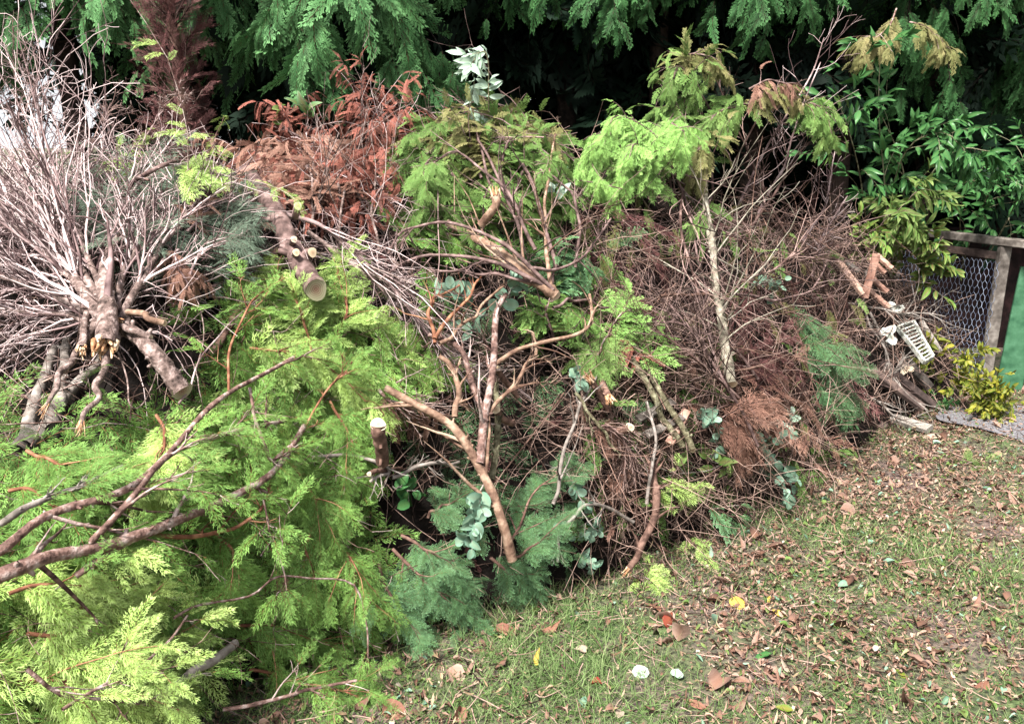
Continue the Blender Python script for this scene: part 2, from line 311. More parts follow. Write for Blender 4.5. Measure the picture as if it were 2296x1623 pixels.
M = dict(
 thuja=foliage('thuja_green', (.014, .058, .009), (.052, .165, .024), (.14, .32, .05), (.24, .14, .06), .75, .16, tipcol=(.38, .58, .18)),
 lime=foliage('thuja_lime_lit', (.09, .22, .025), (.26, .46, .065), (.48, .68, .18), (.25, .2, .08), .7, .18, tipcol=(.72, .86, .38)),  # lime leaves, lightened to paint in the bright light on the left corner
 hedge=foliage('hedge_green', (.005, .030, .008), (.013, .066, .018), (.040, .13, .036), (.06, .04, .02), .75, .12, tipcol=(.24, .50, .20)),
 hedgeshade=foliage('hedge_green_shaded', (.003, .017, .005), (.008, .040, .012), (.024, .085, .024), (.05, .04, .02), .7, .1, tipcol=(.13, .32, .11)),  # darker copy of the hedge green, shade painted into the leaves
 hedgedark=foliage('hedge_inner_shade', (.002, .006, .004), (.004, .012, .006), (.006, .02, .01), (.012, .008, .006), .1, .05),  # near-black leaves: the hedge's inner shade is put into the colour
 cyp=foliage('cypress_green', (.05, .12, .02), (.11, .24, .05), (.22, .36, .10), (.15, .1, .05), .4, tipcol=(.42, .55, .22)),
 soft=foliage('cypress_soft', (.07, .22, .025), (.17, .40, .065), (.32, .58, .14), (.2, .14, .08), .7, .2, tipcol=(.52, .78, .28)),
 olive=foliage('cypress_faded', (.08, .10, .025), (.16, .19, .06), (.30, .28, .12), (.18, .10, .06), .4, tipcol=(.45, .38, .2)),
 grey=foliage('juniper_grey', (.05, .08, .055), (.11, .16, .115), (.22, .29, .21), (.16, .1, .09), .4),
 fir=foliage('fir_green', (.006, .036, .008), (.020, .088, .020), (.06, .18, .05), (.14, .08, .04), .85, .12, tipcol=(.30, .52, .28)),
 rust=foliage('dead_rust', (.035, .008, .008), (.13, .028, .022), (.33, .105, .08), (.25, .12, .1), .6, .12, tipcol=(.55, .26, .19)),
 tan=foliage('dead_tan', (.11, .05, .038), (.25, .125, .095), (.44, .26, .205), (.3, .16, .12), .4, .2, tipcol=(.65, .42, .3)),
 maroon=foliage('dead_maroon', (.05, .02, .02), (.11, .045, .043), (.2, .09, .085), (.14, .07, .07), .3, .1),
 laurel=foliage('laurel_leaf', (.012, .06, .018), (.03, .12, .035), (.07, .2, .07), (.1, .2, .06), .1, .15, .3),
 privet=foliage('privet_leaf', (.03, .09, .012), (.10, .19, .02), (.32, .34, .03), (.3, .2, .06), .1, .25, .4),
 euc=foliage('eucalyptus_leaf', (.10, .21, .145), (.18, .33, .24), (.30, .47, .36), (.24, .30, .2), .1, .2, .5),
 silver=foliage('silver_leaf', (.30, .44, .34), (.42, .57, .46), (.54, .70, .58), (.4, .5, .35), .1, .2, .5),
 grass=foliage('grass_blade', (.04, .085, .018), (.10, .19, .05), (.25, .33, .14), (.1, .1, .03), .5, .25, tipcol=(.5, .55, .3)),
 litter=foliage('leaf_litter', (.028, .018, .015), (.13, .08, .062), (.44, .31, .25), (.3, .15, .1), .1, .15),
 straw=foliage('dry_straw', (.14, .09, .06), (.30, .21, .14), (.52, .42, .30), (.3, .2, .1), .2, .1),
 yellow=foliage('yellow_leaf', (.36, .22, .03), (.52, .38, .06), (.66, .54, .2), (.5, .4, .1), .1, .2),
 red=foliage('red_leaf', (.10, .02, .015), (.22, .04, .03), (.36, .1, .07), (.3, .1, .05), .1, .15),
 pale=foliage('pale_leaf', (.22, .16, .12), (.38, .30, .23), (.60, .53, .43), (.5, .4, .3), .1, .15),
 brownleaf=foliage('brown_leaf', (.12, .05, .035), (.24, .11, .08), (.4, .22, .16), (.2, .1, .06), .1, .1),
 b_pink=bark('bark_pale_pink', (.03, .021, .018), (.42, .325, .30), (.185, .13, .115), 34, 1.0),
 b_twig=bark('twig_pale', (.07, .042, .042), (.68, .55, .54), (.30, .205, .20), 12, 0, .7, .7),
 b_brown=bark('bark_brown', (.05, .028, .022), (.26, .16, .125), (.13, .075, .058), 26, .6),
 b_brtwig=bark('twig_brown', (.02, .012, .010), (.42, .29, .24), (.115, .07, .055), 12, 0, .75, .8),
 b_purple=bark('bark_purple', (.04, .026, .024), (.31, .215, .20), (.14, .09, .082), 22, .5),
 b_putwig=bark('twig_purple', (.02, .012, .010), (.38, .26, .23), (.10, .058, .05), 12, 0, .75, .8),
 b_red=bark('bark_red_brown', (.05, .028, .024), (.48, .38, .35), (.20, .12, .10), 30, .9, .7),
 b_tan=bark('bark_tan', (.10, .055, .04), (.42, .30, .22), (.24, .15, .105), 24, .7),
 b_orange=bark('bark_orange', (.09, .035, .022), (.42, .22, .13), (.22, .095, .055), 18, .4),
 b_lichen=bark('bark_lichen', (.04, .038, .02), (.32, .31, .20), (.13, .115, .07), 34, .8),
 b_birch=bark('bark_birch', (.06, .052, .038), (.44, .40, .33), (.26, .235, .18), 20, .7),
 b_grey=bark('bark_grey', (.08, .07, .06), (.36, .32, .29), (.2, .17, .15), 20, .6),
 maroonshade=bark('maroon_shade', (.004, .002, .002), (.03, .014, .014), (.012, .006, .006), 9, .4),  # near-black maroon standing in for the shade behind the wire
 trunk=bark('bark_shaded', (.008, .006, .005), (.06, .042, .034), (.025, .018, .015), 20, .8),  # bark darkened so the trunks sink into the hedge's painted shade
 cut=ringwood('cut_wood', (.62, .50, .34), (.36, .22, .13)), cutgreen=ringwood('cut_wood_old', (.42, .40, .26), (.24, .11, .08)),
 cutwhite=ringwood('cut_wood_white', (.60, .51, .38), (.34, .23, .15)), torn=bark('torn_wood', (.30, .14, .07), (.78, .58, .40), (.5, .30, .17), 60, .4, .8, .5),
 timber=bark('weathered_timber', (.05, .042, .036), (.30, .27, .24), (.15, .13, .115), 14, .4), pinktimber=bark('pink_timber', (.16, .08, .06), (.55, .36, .28), (.36, .21, .16), 14, .3),
 greypaint=bark('plastic_white', (.16, .17, .14), (.66, .68, .62), (.42, .43, .38), 30, .4, .6), darktimber=bark('dark_timber', (.03, .022, .02), (.14, .1, .085), (.07, .05, .045), 14, .4),
 green=bark('green_paint_shaded', (.025, .085, .045), (.085, .21, .12), (.055, .15, .08), 14, .15, .5), wire=bark('galvanised_wire', (.08, .10, .16), (.42, .48, .62), (.22, .26, .36), 20, 0, .35, .6),  # board's green is darkened, its shade put into the paint
 debris=bark('heap_debris_shade', (.006, .004, .003), (.035, .022, .016), (.015, .01, .008), 24, 1.0))  # heap core near-black, painting the shade in the gaps between twigs

# ------------------------------------------------------------------ ground
def ground_mat():
    m, N, L = nt('lawn_earth'); out = N.new('ShaderNodeOutputMaterial'); b = N.new('ShaderNodeBsdfPrincipled'); b.inputs['Roughness'].default_value = .95
    tc = N.new('ShaderNodeTexCoord')
    n1 = N.new('ShaderNodeTexNoise'); n1.inputs['Scale'].default_value = 2.2; n1.inputs['Detail'].default_value = 8; n1.inputs['Roughness'].default_value = .7
    n2 = N.new('ShaderNodeTexNoise'); n2.inputs['Scale'].default_value = 60; n2.inputs['Detail'].default_value = 5
    for n in (n1, n2): L.new(tc.outputs['Object'], n.inputs['Vector'])
    r1 = N.new('ShaderNodeValToRGB'); e = r1.color_ramp.elements; e[0].position = .42; e[0].color = (.115, .088, .08, 1); e[1].position = .6; e[1].color = (.06, .10, .035, 1)
    L.new(n1.outputs['Fac'], r1.inputs[0])
    r2 = N.new('ShaderNodeValToRGB'); e = r2.color_ramp.elements; e[0].position = .35; e[0].color = (.35, .35, .35, 1); e[1].position = .7; e[1].color = (1.8, 1.6, 1.5, 1)
    L.new(n2.outputs['Fac'], r2.inputs[0]); mx = N.new('ShaderNodeMix'); mx.data_type = 'RGBA'; mx.blend_type = 'MULTIPLY'; mx.inputs[0].default_value = 1
    L.new(r1.outputs[0], mx.inputs[6]); L.new(r2.outputs[0], mx.inputs[7]); L.new(mx.outputs[2], b.inputs['Base Color'])
    bp = N.new('ShaderNodeBump'); bp.inputs['Distance'].default_value = .02; bp.inputs['Strength'].default_value = .8; L.new(n2.outputs['Fac'], bp.inputs['Height']); L.new(bp.outputs[0], b.inputs['Normal'])
    L.new(b.outputs[0], out.inputs[0]); return m
def grid(x0, x1, y0, y1, nx, ny, zf):
    X, Y = np.meshgrid(np.linspace(x0, x1, nx), np.linspace(y0, y1, ny)); Z = zf(X, Y)
    V = np.stack([X, Y, Z], -1).reshape(-1, 3); i = np.arange(nx*ny).reshape(ny, nx)
    Fq = np.stack([i[:-1, :-1], i[:-1, 1:], i[1:, 1:], i[1:, :-1]], -1).reshape(-1, 4); return V, Fq, np.zeros_like(V)
gz = lambda X, Y: .012*np.sin(2.3*X+1)*np.sin(1.9*Y) + .006*np.sin(7*X+3*Y)
mb = MB(); mb.add(*grid(-60, 60, -20, 100, 240, 240, lambda X, Y: gz(X, Y) - .012*0)); 
tag(mb.build('ground', ground_mat(), origin=(0, 0, 0)), None, kind='structure')
asph = bark('asphalt', (.08, .078, .085), (.26, .25, .265), (.16, .155, .167), 70, .8, .9, 0)
def pathpoly():
    mb = MB(); V, Fq, C = grid(2.62, 8, 3.75, 4.92, 90, 60, lambda X, Y: gz(X, Y) + .014)
    V[:, 0] += (.12*np.sin(5*V[:, 1]) + .07*np.sin(13*V[:, 1]+1))*np.clip(3.1-V[:, 0], 0, .4)*2.5; V[:, 1] += .06*np.sin(9*V[:, 0]) + .05*np.sin(17*V[:, 0]+2)
    mb.add(V, Fq, C); return mb.build('path', asph, origin=(0, 0, 0))
tag(pathpoly(), None, kind='structure')

# clumping noise on the ground
GB_ = [(1230, 1480, .35), (1050, 1530, .3), (2010, 1320, .4), (2120, 1190, .45), (1420, 1590, .3), (1900, 1560, .25), (1330, 1330, .25)]
GB_ = [(ground(a, b)[0], ground(a, b)[1], c) for a, b, c in GB_]
SB_ = [(ground(a, b)[0], ground(a, b)[1], c) for a, b, c in ((1700, 1400, .35), (2000, 1060, .5), (1650, 1250, .3), (2200, 1480, .25))]
def patch(x, y): return (sum(.8*np.exp(-((x-a)**2 + (y-b)**2)/(c*c)) for a, b, c in GB_) - sum(.9*np.exp(-((x-a)**2 + (y-b)**2)/(c*c)) for a, b, c in SB_)) + .6*(np.sin(2.1*x+.7)*np.sin(1.7*y+2) + .6*np.sin(4.9*x-3*y) + .5*np.sin(7.7*y+5.1*x+1) + .35*np.sin(15*x+3)*np.sin(13*y))
N_ = 330000
gx = U(-1.6, 4.2, N_); gy = U(1.4, 5.6, N_); pt = patch(gx, gy) + rng.normal(size=N_)*.35
front = gy < np.interp(gx, XS, YB) + .12
onpath = (gx > 2.6) & (gy > 3.75) & (gy < 4.95)
m = front & (pt > -.3) & ~(onpath & (rng.random(N_) < .93)) & (rng.random(N_) < np.clip(.55 + .4*pt, 0, 1))
gp = np.stack([gx[m], gy[m], gz(gx[m], gy[m])], -1); n = len(gp)
mb = MB(); d = rng.normal(size=(n, 3)); d[:, 2] = np.abs(d[:, 2])*.7 + .25
G = grow(gp, d, U(.02, .055, n)*(1 + .9*np.clip(pt[m], 0, 1)), 3, 1.5, .3, (0, 0, -.5))
side = unit(np.cross(unit(d), np.array([0, 0, 1.])))*U(.0009, .0017, n)[:, None]
W = np.stack([G - side[:, None]*np.array([1, .8, .15])[None, :, None], G + side[:, None]*np.array([1, .8, .15])[None, :, None]], 2)
i = np.arange(n*6).reshape(n, 3, 2); Fq = np.concatenate([np.stack([i[:, k, 0], i[:, k, 1], i[:, k+1, 1], i[:, k+1, 0]], -1) for k in (0, 1)])
c = np.zeros((n, 3, 2, 3)); c[..., 0] = rng.random(n)[:, None, None]; c[:, :, :, 1] = np.array([0, .5, 1])[None, :, None]
mb.add(W, Fq, c); tag(mb.build('grass', M['grass']), 'short tufts of green grass between fallen leaves', kind='stuff')
# litter
def litter(cnt, s0, s1, mats, name, label, thr=-9, TS=LITTER, zl=.004):
    x = U(-1.3, 4.2, cnt*2); y = U(1.4, 5.6, cnt*2); f = (y < np.interp(x, XS, YB) + .15) & ((-patch(x, y) + rng.normal(size=cnt*2)*.5) > thr)
    f &= ~((x > 2.6 + .2*np.sin(7*y)) & (y > 3.75 + .1*np.sin(9*x)) & (y < 4.85) & (rng.random(cnt*2) < .5))
    x, y = x[f][:cnt], y[f][:cnt]; k = len(x); p = np.stack([x, y, gz(x, y) + U(.0, zl, k) + .004], -1)
    a = rng.normal(size=(k, 3)); a[:, 2] *= .25; nr = rng.normal(size=(k, 3))*.35; nr[:, 2] = 1
    mb = MB(); bake_set(mb, TS, p, a, nr, s0 + (s1-s0)*rng.random(k)**2.2, rng.random(k))
    return tag(mb.build(name, mats), label, kind='stuff')
litter(22000, .007, .03, M['litter'], 'leaf_litter', 'brown shredded leaf litter and bark crumbs over the lawn', -.5, zl=.012)
litter(1900, .022, .075, M['litter'], 'leaf_litter', 'larger curled brown leaves strewn over the lawn', -.3, zl=.015)
litter(6000, .006, .022, M['pale'], 'wood_chips', 'pale shredded wood chips sprinkled on the lawn', -.2, zl=.012)
litter(6000, .008, .03, M['cyp'], 'conifer_scraps', 'small green conifer scraps scattered on the lawn', -.9, zl=.012)
litter(700, .02, .04, M['euc'], 'leaf_scraps', 'small blue-green leaf scraps scattered on the lawn', -.9, zl=.012)
FLAKE = []
for i in range(6):
    t_ = leaf_tpl('lance', .3*(i-2), .3*(i-3), 50+i); t_.V = t_.V*np.array([1, .55 + .12*i, 1]); FLAKE.append(t_)
litter(21000, .008, .035, M['litter'], 'leaf_litter', 'narrow brown bark strips and needles over the lawn', -.5, FLAKE, .02)
litter(9000, .008, .035, M['straw'], 'dry_straw', 'pale dry grass and shredded stalks over the lawn', -1.2, FLAKE, .03)
# twigs on the ground
cnt = 6000; x = U(-1.2, 4, cnt); y = U(1.5, 5.3, cnt); f = y < np.interp(x, XS, YB) + .15; f &= (rng.random(cnt) < np.clip(1.1-(np.interp(x, XS, YB)-y)*.5, .25, 1)); x, y = x[f], y[f]; k = len(x)
a = rng.normal(size=(k, 3)); a[:, 2] *= .05
mb = MB(); G = grow(np.stack([x, y, gz(x, y) + U(.006, .02, k)], -1), a, U(.03, .13, k)*(1+1.5*(rng.random(k) < .08)), 6, .6, .2); G[..., 2] = np.maximum(G[..., 2], gz(G[..., 0], G[..., 1])+.003)
tubes(mb, G, taper(U(.001, .0028, k), .0008, k, 6), 4); tag(mb.build('ground_twigs', M['b_brtwig']), 'thin brown twigs fallen on the lawn before the heap', kind='stuff')

# ------------------------------------------------------------------ heap core
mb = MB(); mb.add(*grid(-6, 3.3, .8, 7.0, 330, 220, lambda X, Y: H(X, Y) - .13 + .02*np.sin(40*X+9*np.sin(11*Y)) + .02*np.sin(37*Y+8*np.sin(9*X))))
tag(mb.build('heap_core', M['debris']), 'brushwood deep inside the garden waste heap, coloured dark as shade', kind='stuff')

# candidate points all over the heap
N_ = 160000
hx = U(-4.2, 3.1, N_); hy = U(.95, 6.4, N_); hh = H(hx, hy); nn = Hn(hx, hy)
keep = (hh > .02) & (rng.random(N_) < 1/np.maximum(nn[:, 2], .33)/3.0)
hx, hy, hh, nn = hx[keep], hy[keep], hh[keep], nn[keep]; HP = np.stack([hx, hy, hh], -1); HPX, HPY = project(HP)
inview = (HPX > -300) & (HPX < 2600)
# hollows in the heap where little foliage lies and the dark inside shows
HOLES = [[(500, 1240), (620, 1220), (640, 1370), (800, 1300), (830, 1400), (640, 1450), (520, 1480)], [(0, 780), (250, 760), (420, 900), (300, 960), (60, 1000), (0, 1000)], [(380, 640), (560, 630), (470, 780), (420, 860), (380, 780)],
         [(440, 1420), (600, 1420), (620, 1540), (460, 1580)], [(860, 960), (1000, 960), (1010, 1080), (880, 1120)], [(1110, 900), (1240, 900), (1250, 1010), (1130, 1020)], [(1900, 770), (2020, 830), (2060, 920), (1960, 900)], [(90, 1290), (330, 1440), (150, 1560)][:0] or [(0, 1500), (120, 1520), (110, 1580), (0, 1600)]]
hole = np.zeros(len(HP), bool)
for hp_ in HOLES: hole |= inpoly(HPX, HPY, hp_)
def pick(poly, cnt, grow_=0, leafy_=False):
    ids = np.nonzero(inpoly(HPX, HPY, poly))[0] if poly else np.nonzero(inview)[0]
    if leafy_: ids = ids[(~hole[ids]) | (rng.random(len(ids)) < .12)]
    return rng.choice(ids, min(cnt, len(ids)), replace=False)
def scatter_twigs(name, label, poly, cnt, L, r, mat, lift=(-.10, .06), dirf=None, curl=1.2, nk=2, bias=(0, 0, -.3), noise=.5):
    i = pick(poly, cnt); p = HP[i] + nn[i]*U(lift[0], lift[1], len(i))[:, None]
    if dirf is None:
        d = rng.normal(size=(len(i), 3)); d -= (d*nn[i]).sum(-1, keepdims=True)*nn[i]*.75
    else: d = dirf(p, i)
    G = grow(p - unit(d)*.1, d, U(L[0], L[1], len(i)), 8, curl, noise, bias); R = taper(U(r[0], r[1], len(i)), r[0]*.5, len(i), 8)
    mb = MB(); tubes(mb, G, R, 4)
    if nk:
        g2, r2 = kids(G, R, nk, (.25, .5), (25, 60), K=6); tubes(mb, g2, r2, 3)
    return tag(mb.build(name, M[mat]), label, kind='stuff')
def scatter_sprays(name, label, poly, cnt, TS, sc, mat, lift=(.0, .08), dirf=None, tilt=.6, down=.6, tint=(0, 1)):
    i = pick(poly, cnt, leafy_=True); k = len(i); p = HP[i] + nn[i]*U(lift[0], lift[1], k)[:, None]
    dh = nn[i].copy(); dh[:, 2] = -1.0*np.sqrt(np.maximum(1-nn[i][:, 2]**2, 0)); d = unit(dh)*down + rng.normal(size=(k, 3))*.6
    d -= (d*nn[i]).sum(-1, keepdims=True)*nn[i]*.7
    if dirf is not None: d = dirf(p, i)
    nr = nn[i] + rng.normal(size=(k, 3))*tilt; d = d + nn[i]*U(-.1, .5, k)[:, None]
    mb = MB(); bake_set(mb, TS, p, d, nr, U(sc[0], sc[1], k), U(tint[0], tint[1], k))
    return tag(mb.build(name, M[mat]), label, kind='stuff')

PINK = [(-100, 330), (120, 360), (220, 450), (400, 430), (520, 460), (560, 620), (420, 640), (400, 740), (300, 760), (0, 770)]
MIDL = [(400, 400), (560, 340), (900, 400), (910, 560), (1010, 760), (860, 700), (740, 620), (620, 640), (420, 640)]
CEN = [(860, 450), (1300, 400), (1450, 700), (1500, 1000), (1400, 1200), (1000, 1250), (840, 1150), (850, 900), (1000, 800), (880, 620)]
PURP = [(1280, 430), (1550, 440), (1850, 500), (1930, 700), (1880, 880), (1660, 860), (1450, 800), (1300, 640)]
RLOW = [(1300, 640), (1650, 850), (1900, 880), (1800, 1120), (1500, 1200), (1350, 1250), (1280, 1000)]
FARR = [(1820, 480), (1950, 540), (2120, 700), (2130, 960), (1950, 960), (1830, 860)]
THU = [(0, 880), (250, 820), (420, 900), (470, 760), (540, 700), (620, 640), (740, 620), (800, 700), (960, 760), (1000, 830), (860, 900), (820, 950), (830, 1080), (860, 1250), (960, 1330), (880, 1390), (720, 1450), (560, 1500), (450, 1700), (-200, 1700), (-200, 880)]
LIME = [(-200, 1290), (150, 1285), (330, 1300), (450, 1380), (440, 1500), (350, 1700), (-200, 1700)]
THUTOP = [(440, 900), (560, 780), (760, 620), (990, 780), (960, 850), (840, 890), (640, 990), (480, 1000)]
BLUE = [(840, 1200), (960, 1180), (1070, 1220), (1080, 1380), (990, 1430), (860, 1430)]
BLUE2 = [(1050, 1090), (1290, 1050), (1290, 1180), (1200, 1300), (1080, 1290)]

rad = lambda x, y, Y=3.1, f=.8: (lambda c: (lambda p, i: unit(p - c) + rng.normal(size=p.shape)*np.array([.3, .15, .3])))(at(x, y, Y))
scatter_twigs('brushwood', 'tangled dead brown twigs buried all through the heap', None, 4500, (.2, .5), (.0012, .003), 'b_brtwig', (-.16, -.03))
scatter_twigs('brushwood', 'mat of pale pinkish bare twigs at upper left of the heap', PINK, 900, (.25, .5), (.0016, .003), 'b_twig', (-.08, .06), rad(235, 740, 2.7), nk=3)
scatter_twigs('brushwood', 'grey brown twigs beneath the rust-coloured foliage', MIDL, 1500, (.25, .6), (.0011, .0024), 'b_twig', (-.12, .03), nk=3, bias=(0, 0, -1.2))
scatter_twigs('brushwood', 'criss-crossed brown twigs in the middle of the heap', CEN, 1500, (.2, .6), (.0012, .0028), 'b_brtwig', (-.14, .04), nk=2)
scatter_twigs('brushwood', 'fine purple brown twigs around the pale birch stem', PURP, 1500, (.2, .6), (.0011, .0026), 'b_putwig', (-.14, .03), nk=3)
scatter_twigs('brushwood', 'low brown twigs at the right foot of the heap', RLOW, 1500, (.25, .7), (.0012, .0028), 'b_brtwig', (-.1, .05), nk=2)
scatter_twigs('brushwood', 'mixed twigs around the white slatted tray', FARR, 700, (.2, .6), (.0015, .003), 'b_brtwig', (-.1, .05), nk=2)

scatter_twigs('brushwood', 'thin orange brown twigs threading the green thuja foliage', THU, 420, (.15, .4), (.0012, .0028), 'b_red', (.02, .1), nk=2, curl=.8)
scatter_sprays('thuja_foliage', 'deep layer of mid green thuja foliage over the lower left', THU, 1700, THUJA, (.09, .16), 'thuja', (-.10, .03), tint=(0, .6))
scatter_sprays('thuja_foliage', 'top layer of bright lacy thuja foliage over the lower left', THU, 1900, LACE, (.08, .15), 'thuja', (-.02, .09), tint=(.35, 1))
scatter_sprays('thuja_foliage', 'lime thuja foliage with bright light painted in, bottom left corner', LIME, 1300, LACE, (.08, .15), 'lime', (.0, .08), tint=(.2, 1))  # strong light on this corner painted as a paler leaf colour
scatter_sprays('thuja_foliage', 'sunny yellow-green thuja foliage right of the long fallen stems', THUTOP, 700, LACE, (.07, .13), 'lime', (.0, .08), tint=(0, .7))
scatter_sprays('cypress_foliage', 'green cypress foliage glimpsed through twigs mid-heap', [(880, 480), (1330, 480), (1400, 700), (1300, 790), (1150, 640), (1000, 660), (880, 620)], 130, CYP, (.14, .24), 'thuja', (-.09, .0), tint=(0, .6))
scatter_sprays('cypress_foliage', 'dark green sprigs in shadow below the bare cut log', [(380, 640), (560, 640), (500, 820), (420, 880), (380, 760)], 60, THUJA, (.14, .22), 'thuja', (-.1, -.02), tint=(0, .4))
scatter_sprays('fir_foliage', 'dark fir sprigs buried under twigs at centre foot', CEN, 200, FIR, (.12, .22), 'fir', (-.1, -.02))
scatter_sprays('fir_foliage', 'scattered green sprigs at the right foot of the heap', RLOW, 130, CYP, (.1, .2), 'cyp', (-.09, .01))
scatter_sprays('cypress_foliage', 'dense faded green foliage forming the dome mid-crest', [(900, 340), (960, 290), (1080, 265), (1200, 300), (1270, 380), (1250, 470), (1100, 520), (930, 500), (905, 420)], 750, CYP, (.09, .16), 'cyp', (-.03, .08))
scatter_sprays('cypress_foliage', 'yellowed sprays on top of the green dome', [(940, 300), (1080, 265), (1200, 300), (1240, 350), (1080, 340), (960, 350)], 160, CYP, (.08, .14), 'olive', (.04, .1), tint=(.3, 1))
scatter_twigs('brushwood', 'long purple shoots arching over the dome and mid-heap', [(900, 340), (1080, 265), (1300, 380), (1400, 560), (1300, 700), (1000, 700), (880, 600)], 70, (.5, .95), (.0025, .0042), 'b_purple', (.08, .2), nk=3, curl=1.6, bias=(0, 0, -.9), noise=.15)
scatter_twigs('brushwood', 'long brown stems criss-crossing the right half of the heap', [(1280, 480), (1850, 520), (1880, 880), (1600, 1050), (1300, 1150), (1000, 1100), (880, 900), (1300, 700)], 120, (.5, .9), (.0022, .004), 'b_brown', (.02, .12), nk=3, curl=1.0, noise=.2)
scatter_sprays('dead_foliage', 'thick rust-brown dead foliage left of the green dome', [(560, 360), (640, 320), (890, 320), (895, 410), (860, 490), (700, 500), (560, 430)], 1500, DEAD, (.05, .09), 'rust', (-.02, .08))
scatter_sprays('dead_foliage', 'tan dead foliage over the top of the purplish log', [(540, 340), (680, 320), (780, 400), (740, 460), (640, 450), (560, 400)], 700, DEAD, (.05, .09), 'tan', (.02, .11))
scatter_sprays('dead_foliage', 'brown dead sprigs among the purple twigs', PURP, 150, NEEDLE, (.15, .28), 'maroon', (-.08, .04))
scatter_sprays('dead_foliage', 'tan dead sprigs dotted through the lower right twigs', RLOW, 90, DEAD, (.06, .11), 'tan', (-.08, .03))
scatter_sprays('dead_foliage', 'brown dead sprigs dotted under the middle twigs', CEN, 100, DEAD, (.06, .11), 'maroon', (-.09, .01))
scatter_sprays('cypress_foliage', 'faded green sprigs among the purple twigs', PURP, 230, CYP, (.09, .17), 'olive', (-.10, .02))
scatter_sprays('cypress_foliage', 'small fresh green sprigs dotted over the right half', PURP, 120, CYP, (.08, .14), 'cyp', (-.06, .03))
scatter_sprays('juniper_foliage', 'grey-green juniper sprays among pale twigs at upper left', [(230, 420), (380, 380), (520, 420), (530, 600), (400, 600), (250, 560)], 170, NEEDLE, (.16, .28), 'grey', (.0, .09))

# ------------------------------------------------------------------ named branches
def pth(pts):
    out = []
    for q in pts:
        if len(q) == 2: out.append(P(q[0], q[1], .05))
        elif q[2] > 1.0: out.append(at(*q))           # (x, y, distance)
        else: out.append(P(*q))                        # (x, y, lift)
    return np.array(out)
def disc(c, nrm, r, seed=0, bumpy=.06):
    rg = np.random.default_rng(seed); n = 16; nrm = unit(np.asarray(nrm, float)); a = unit(np.cross(nrm, [0.3, .2, 1])); b = np.cross(nrm, a)
    V = []; C = []; ph = rg.uniform(0, 6, 3)
    for k, f in enumerate((.001, .35, .7, 1.0)):
        for j in range(n):
            t = j*2*math.pi/n; rr = r*f*(1 + bumpy*math.sin(2*t+ph[0]) + bumpy*math.sin(3*t+ph[1])*f)
            V.append(c + nrm*.003*(1-f*.6) + rr*(math.cos(t)*a + math.sin(t)*b)); C.append((f, 0, 0))
    Fq = [(k*n+j, k*n+(j+1) % n, (k+1)*n+(j+1) % n, (k+1)*n+j) for k in range(3) for j in range(n)]
    return np.array(V), Fq, C
def torn_end(c, nrm, r, L=.05):
    mb = MB(); nrm = unit(nrm); k = 26; q = rng.normal(size=(k, 3)); q = unit(q - (q@nrm)[:, None]*nrm)*r*np.sqrt(rng.random(k))[:, None]
    G = grow(c - nrm*.01 + q, nrm + q/r*.12, U(.2, 1, k)*L, 4, .2, .15); tubes(mb, G, taper(r*.32, r*.06, k, 4), 5); return mb
def branch(name, label, cat, pts, r0, r1, mat, group=None, n=26, jit=.006, twigs=None, cut0=None, cut1=None, sides=9, leaves=None, stubs=0, twigmat=None, raw=False):
    """twigs: list of dicts for kids(); cut0/cut1: material key of the sawn face, or 'torn'"""
    p = spline(pts if raw else pth(pts), n, jit); R = np.linspace(r0, r1, n)*(1 + .035*rng.normal(size=n))
    for _ in range(stubs):
        k = rng.integers(2, n-2); R[k] *= 1.22
    mb = MB(); tubes(mb, p[None], R[None], sides, ridge=.04, tint=np.array([.5]))
    if r0 > .0075 and n > 14:
        L_ = np.linalg.norm(np.diff(p, axis=0), axis=1).sum(); nk_ = int(L_/.07) + 1
        ki = rng.integers(2, n-2, nk_); tg_ = unit(p[ki+1] - p[ki]); q_ = rng.normal(size=(nk_, 3)); q_ = unit(q_ - (q_*tg_).sum(-1, keepdims=True)*tg_); q_ = unit(q_ + tg_*.5)
        kl = R[ki]*U(1.2, 2.2, nk_); kp = p[ki][:, None] + q_[:, None]*kl[:, None, None]*np.array([0, .55, 1.])[None, :, None]
        tubes(mb, kp, R[ki][:, None]*np.array([.75, .5, .32])[None]*U(.6, 1, nk_)[:, None], 6, tint=U(.2, .9, nk_))
    G = [(p[None], R[None])]; mt_ = MB() if twigmat else mb
    if twigs:
        for t in twigs:
            t = dict(t); nn_ = t.pop('n'); g = kids(G[-1][0], G[-1][1], nn_, **t); tubes(mt_, g[0], g[1], 4 if g[0].shape[0] < 60 else 3); G.append(g)
    o = mb.build(name, M[mat], origin=p[0]); tag(o, label, cat, group)
    if twigmat and twigs: mt_.build('twigs', M[twigmat], o)
    for cc, c, d, r in ((cut0, p[0], p[0]-p[1], R[0]), (cut1, p[-1], p[-1]-p[-2], R[-1])):
        if cc == 'torn': torn_end(c, d, r).build('torn_end', M['torn'], o)
        elif cc: mb = MB(); mb.add(*disc(c, unit(d) + .9*unit(np.array([0, 0, CAMZ]) - c), r*1.06, int(abs(c[0])*1000))); mb.build('cut_end', M[cc], o)
    if leaves:
        for lf in (leaves if isinstance(leaves, list) else [leaves]): dress(o, G, **lf)
    return o
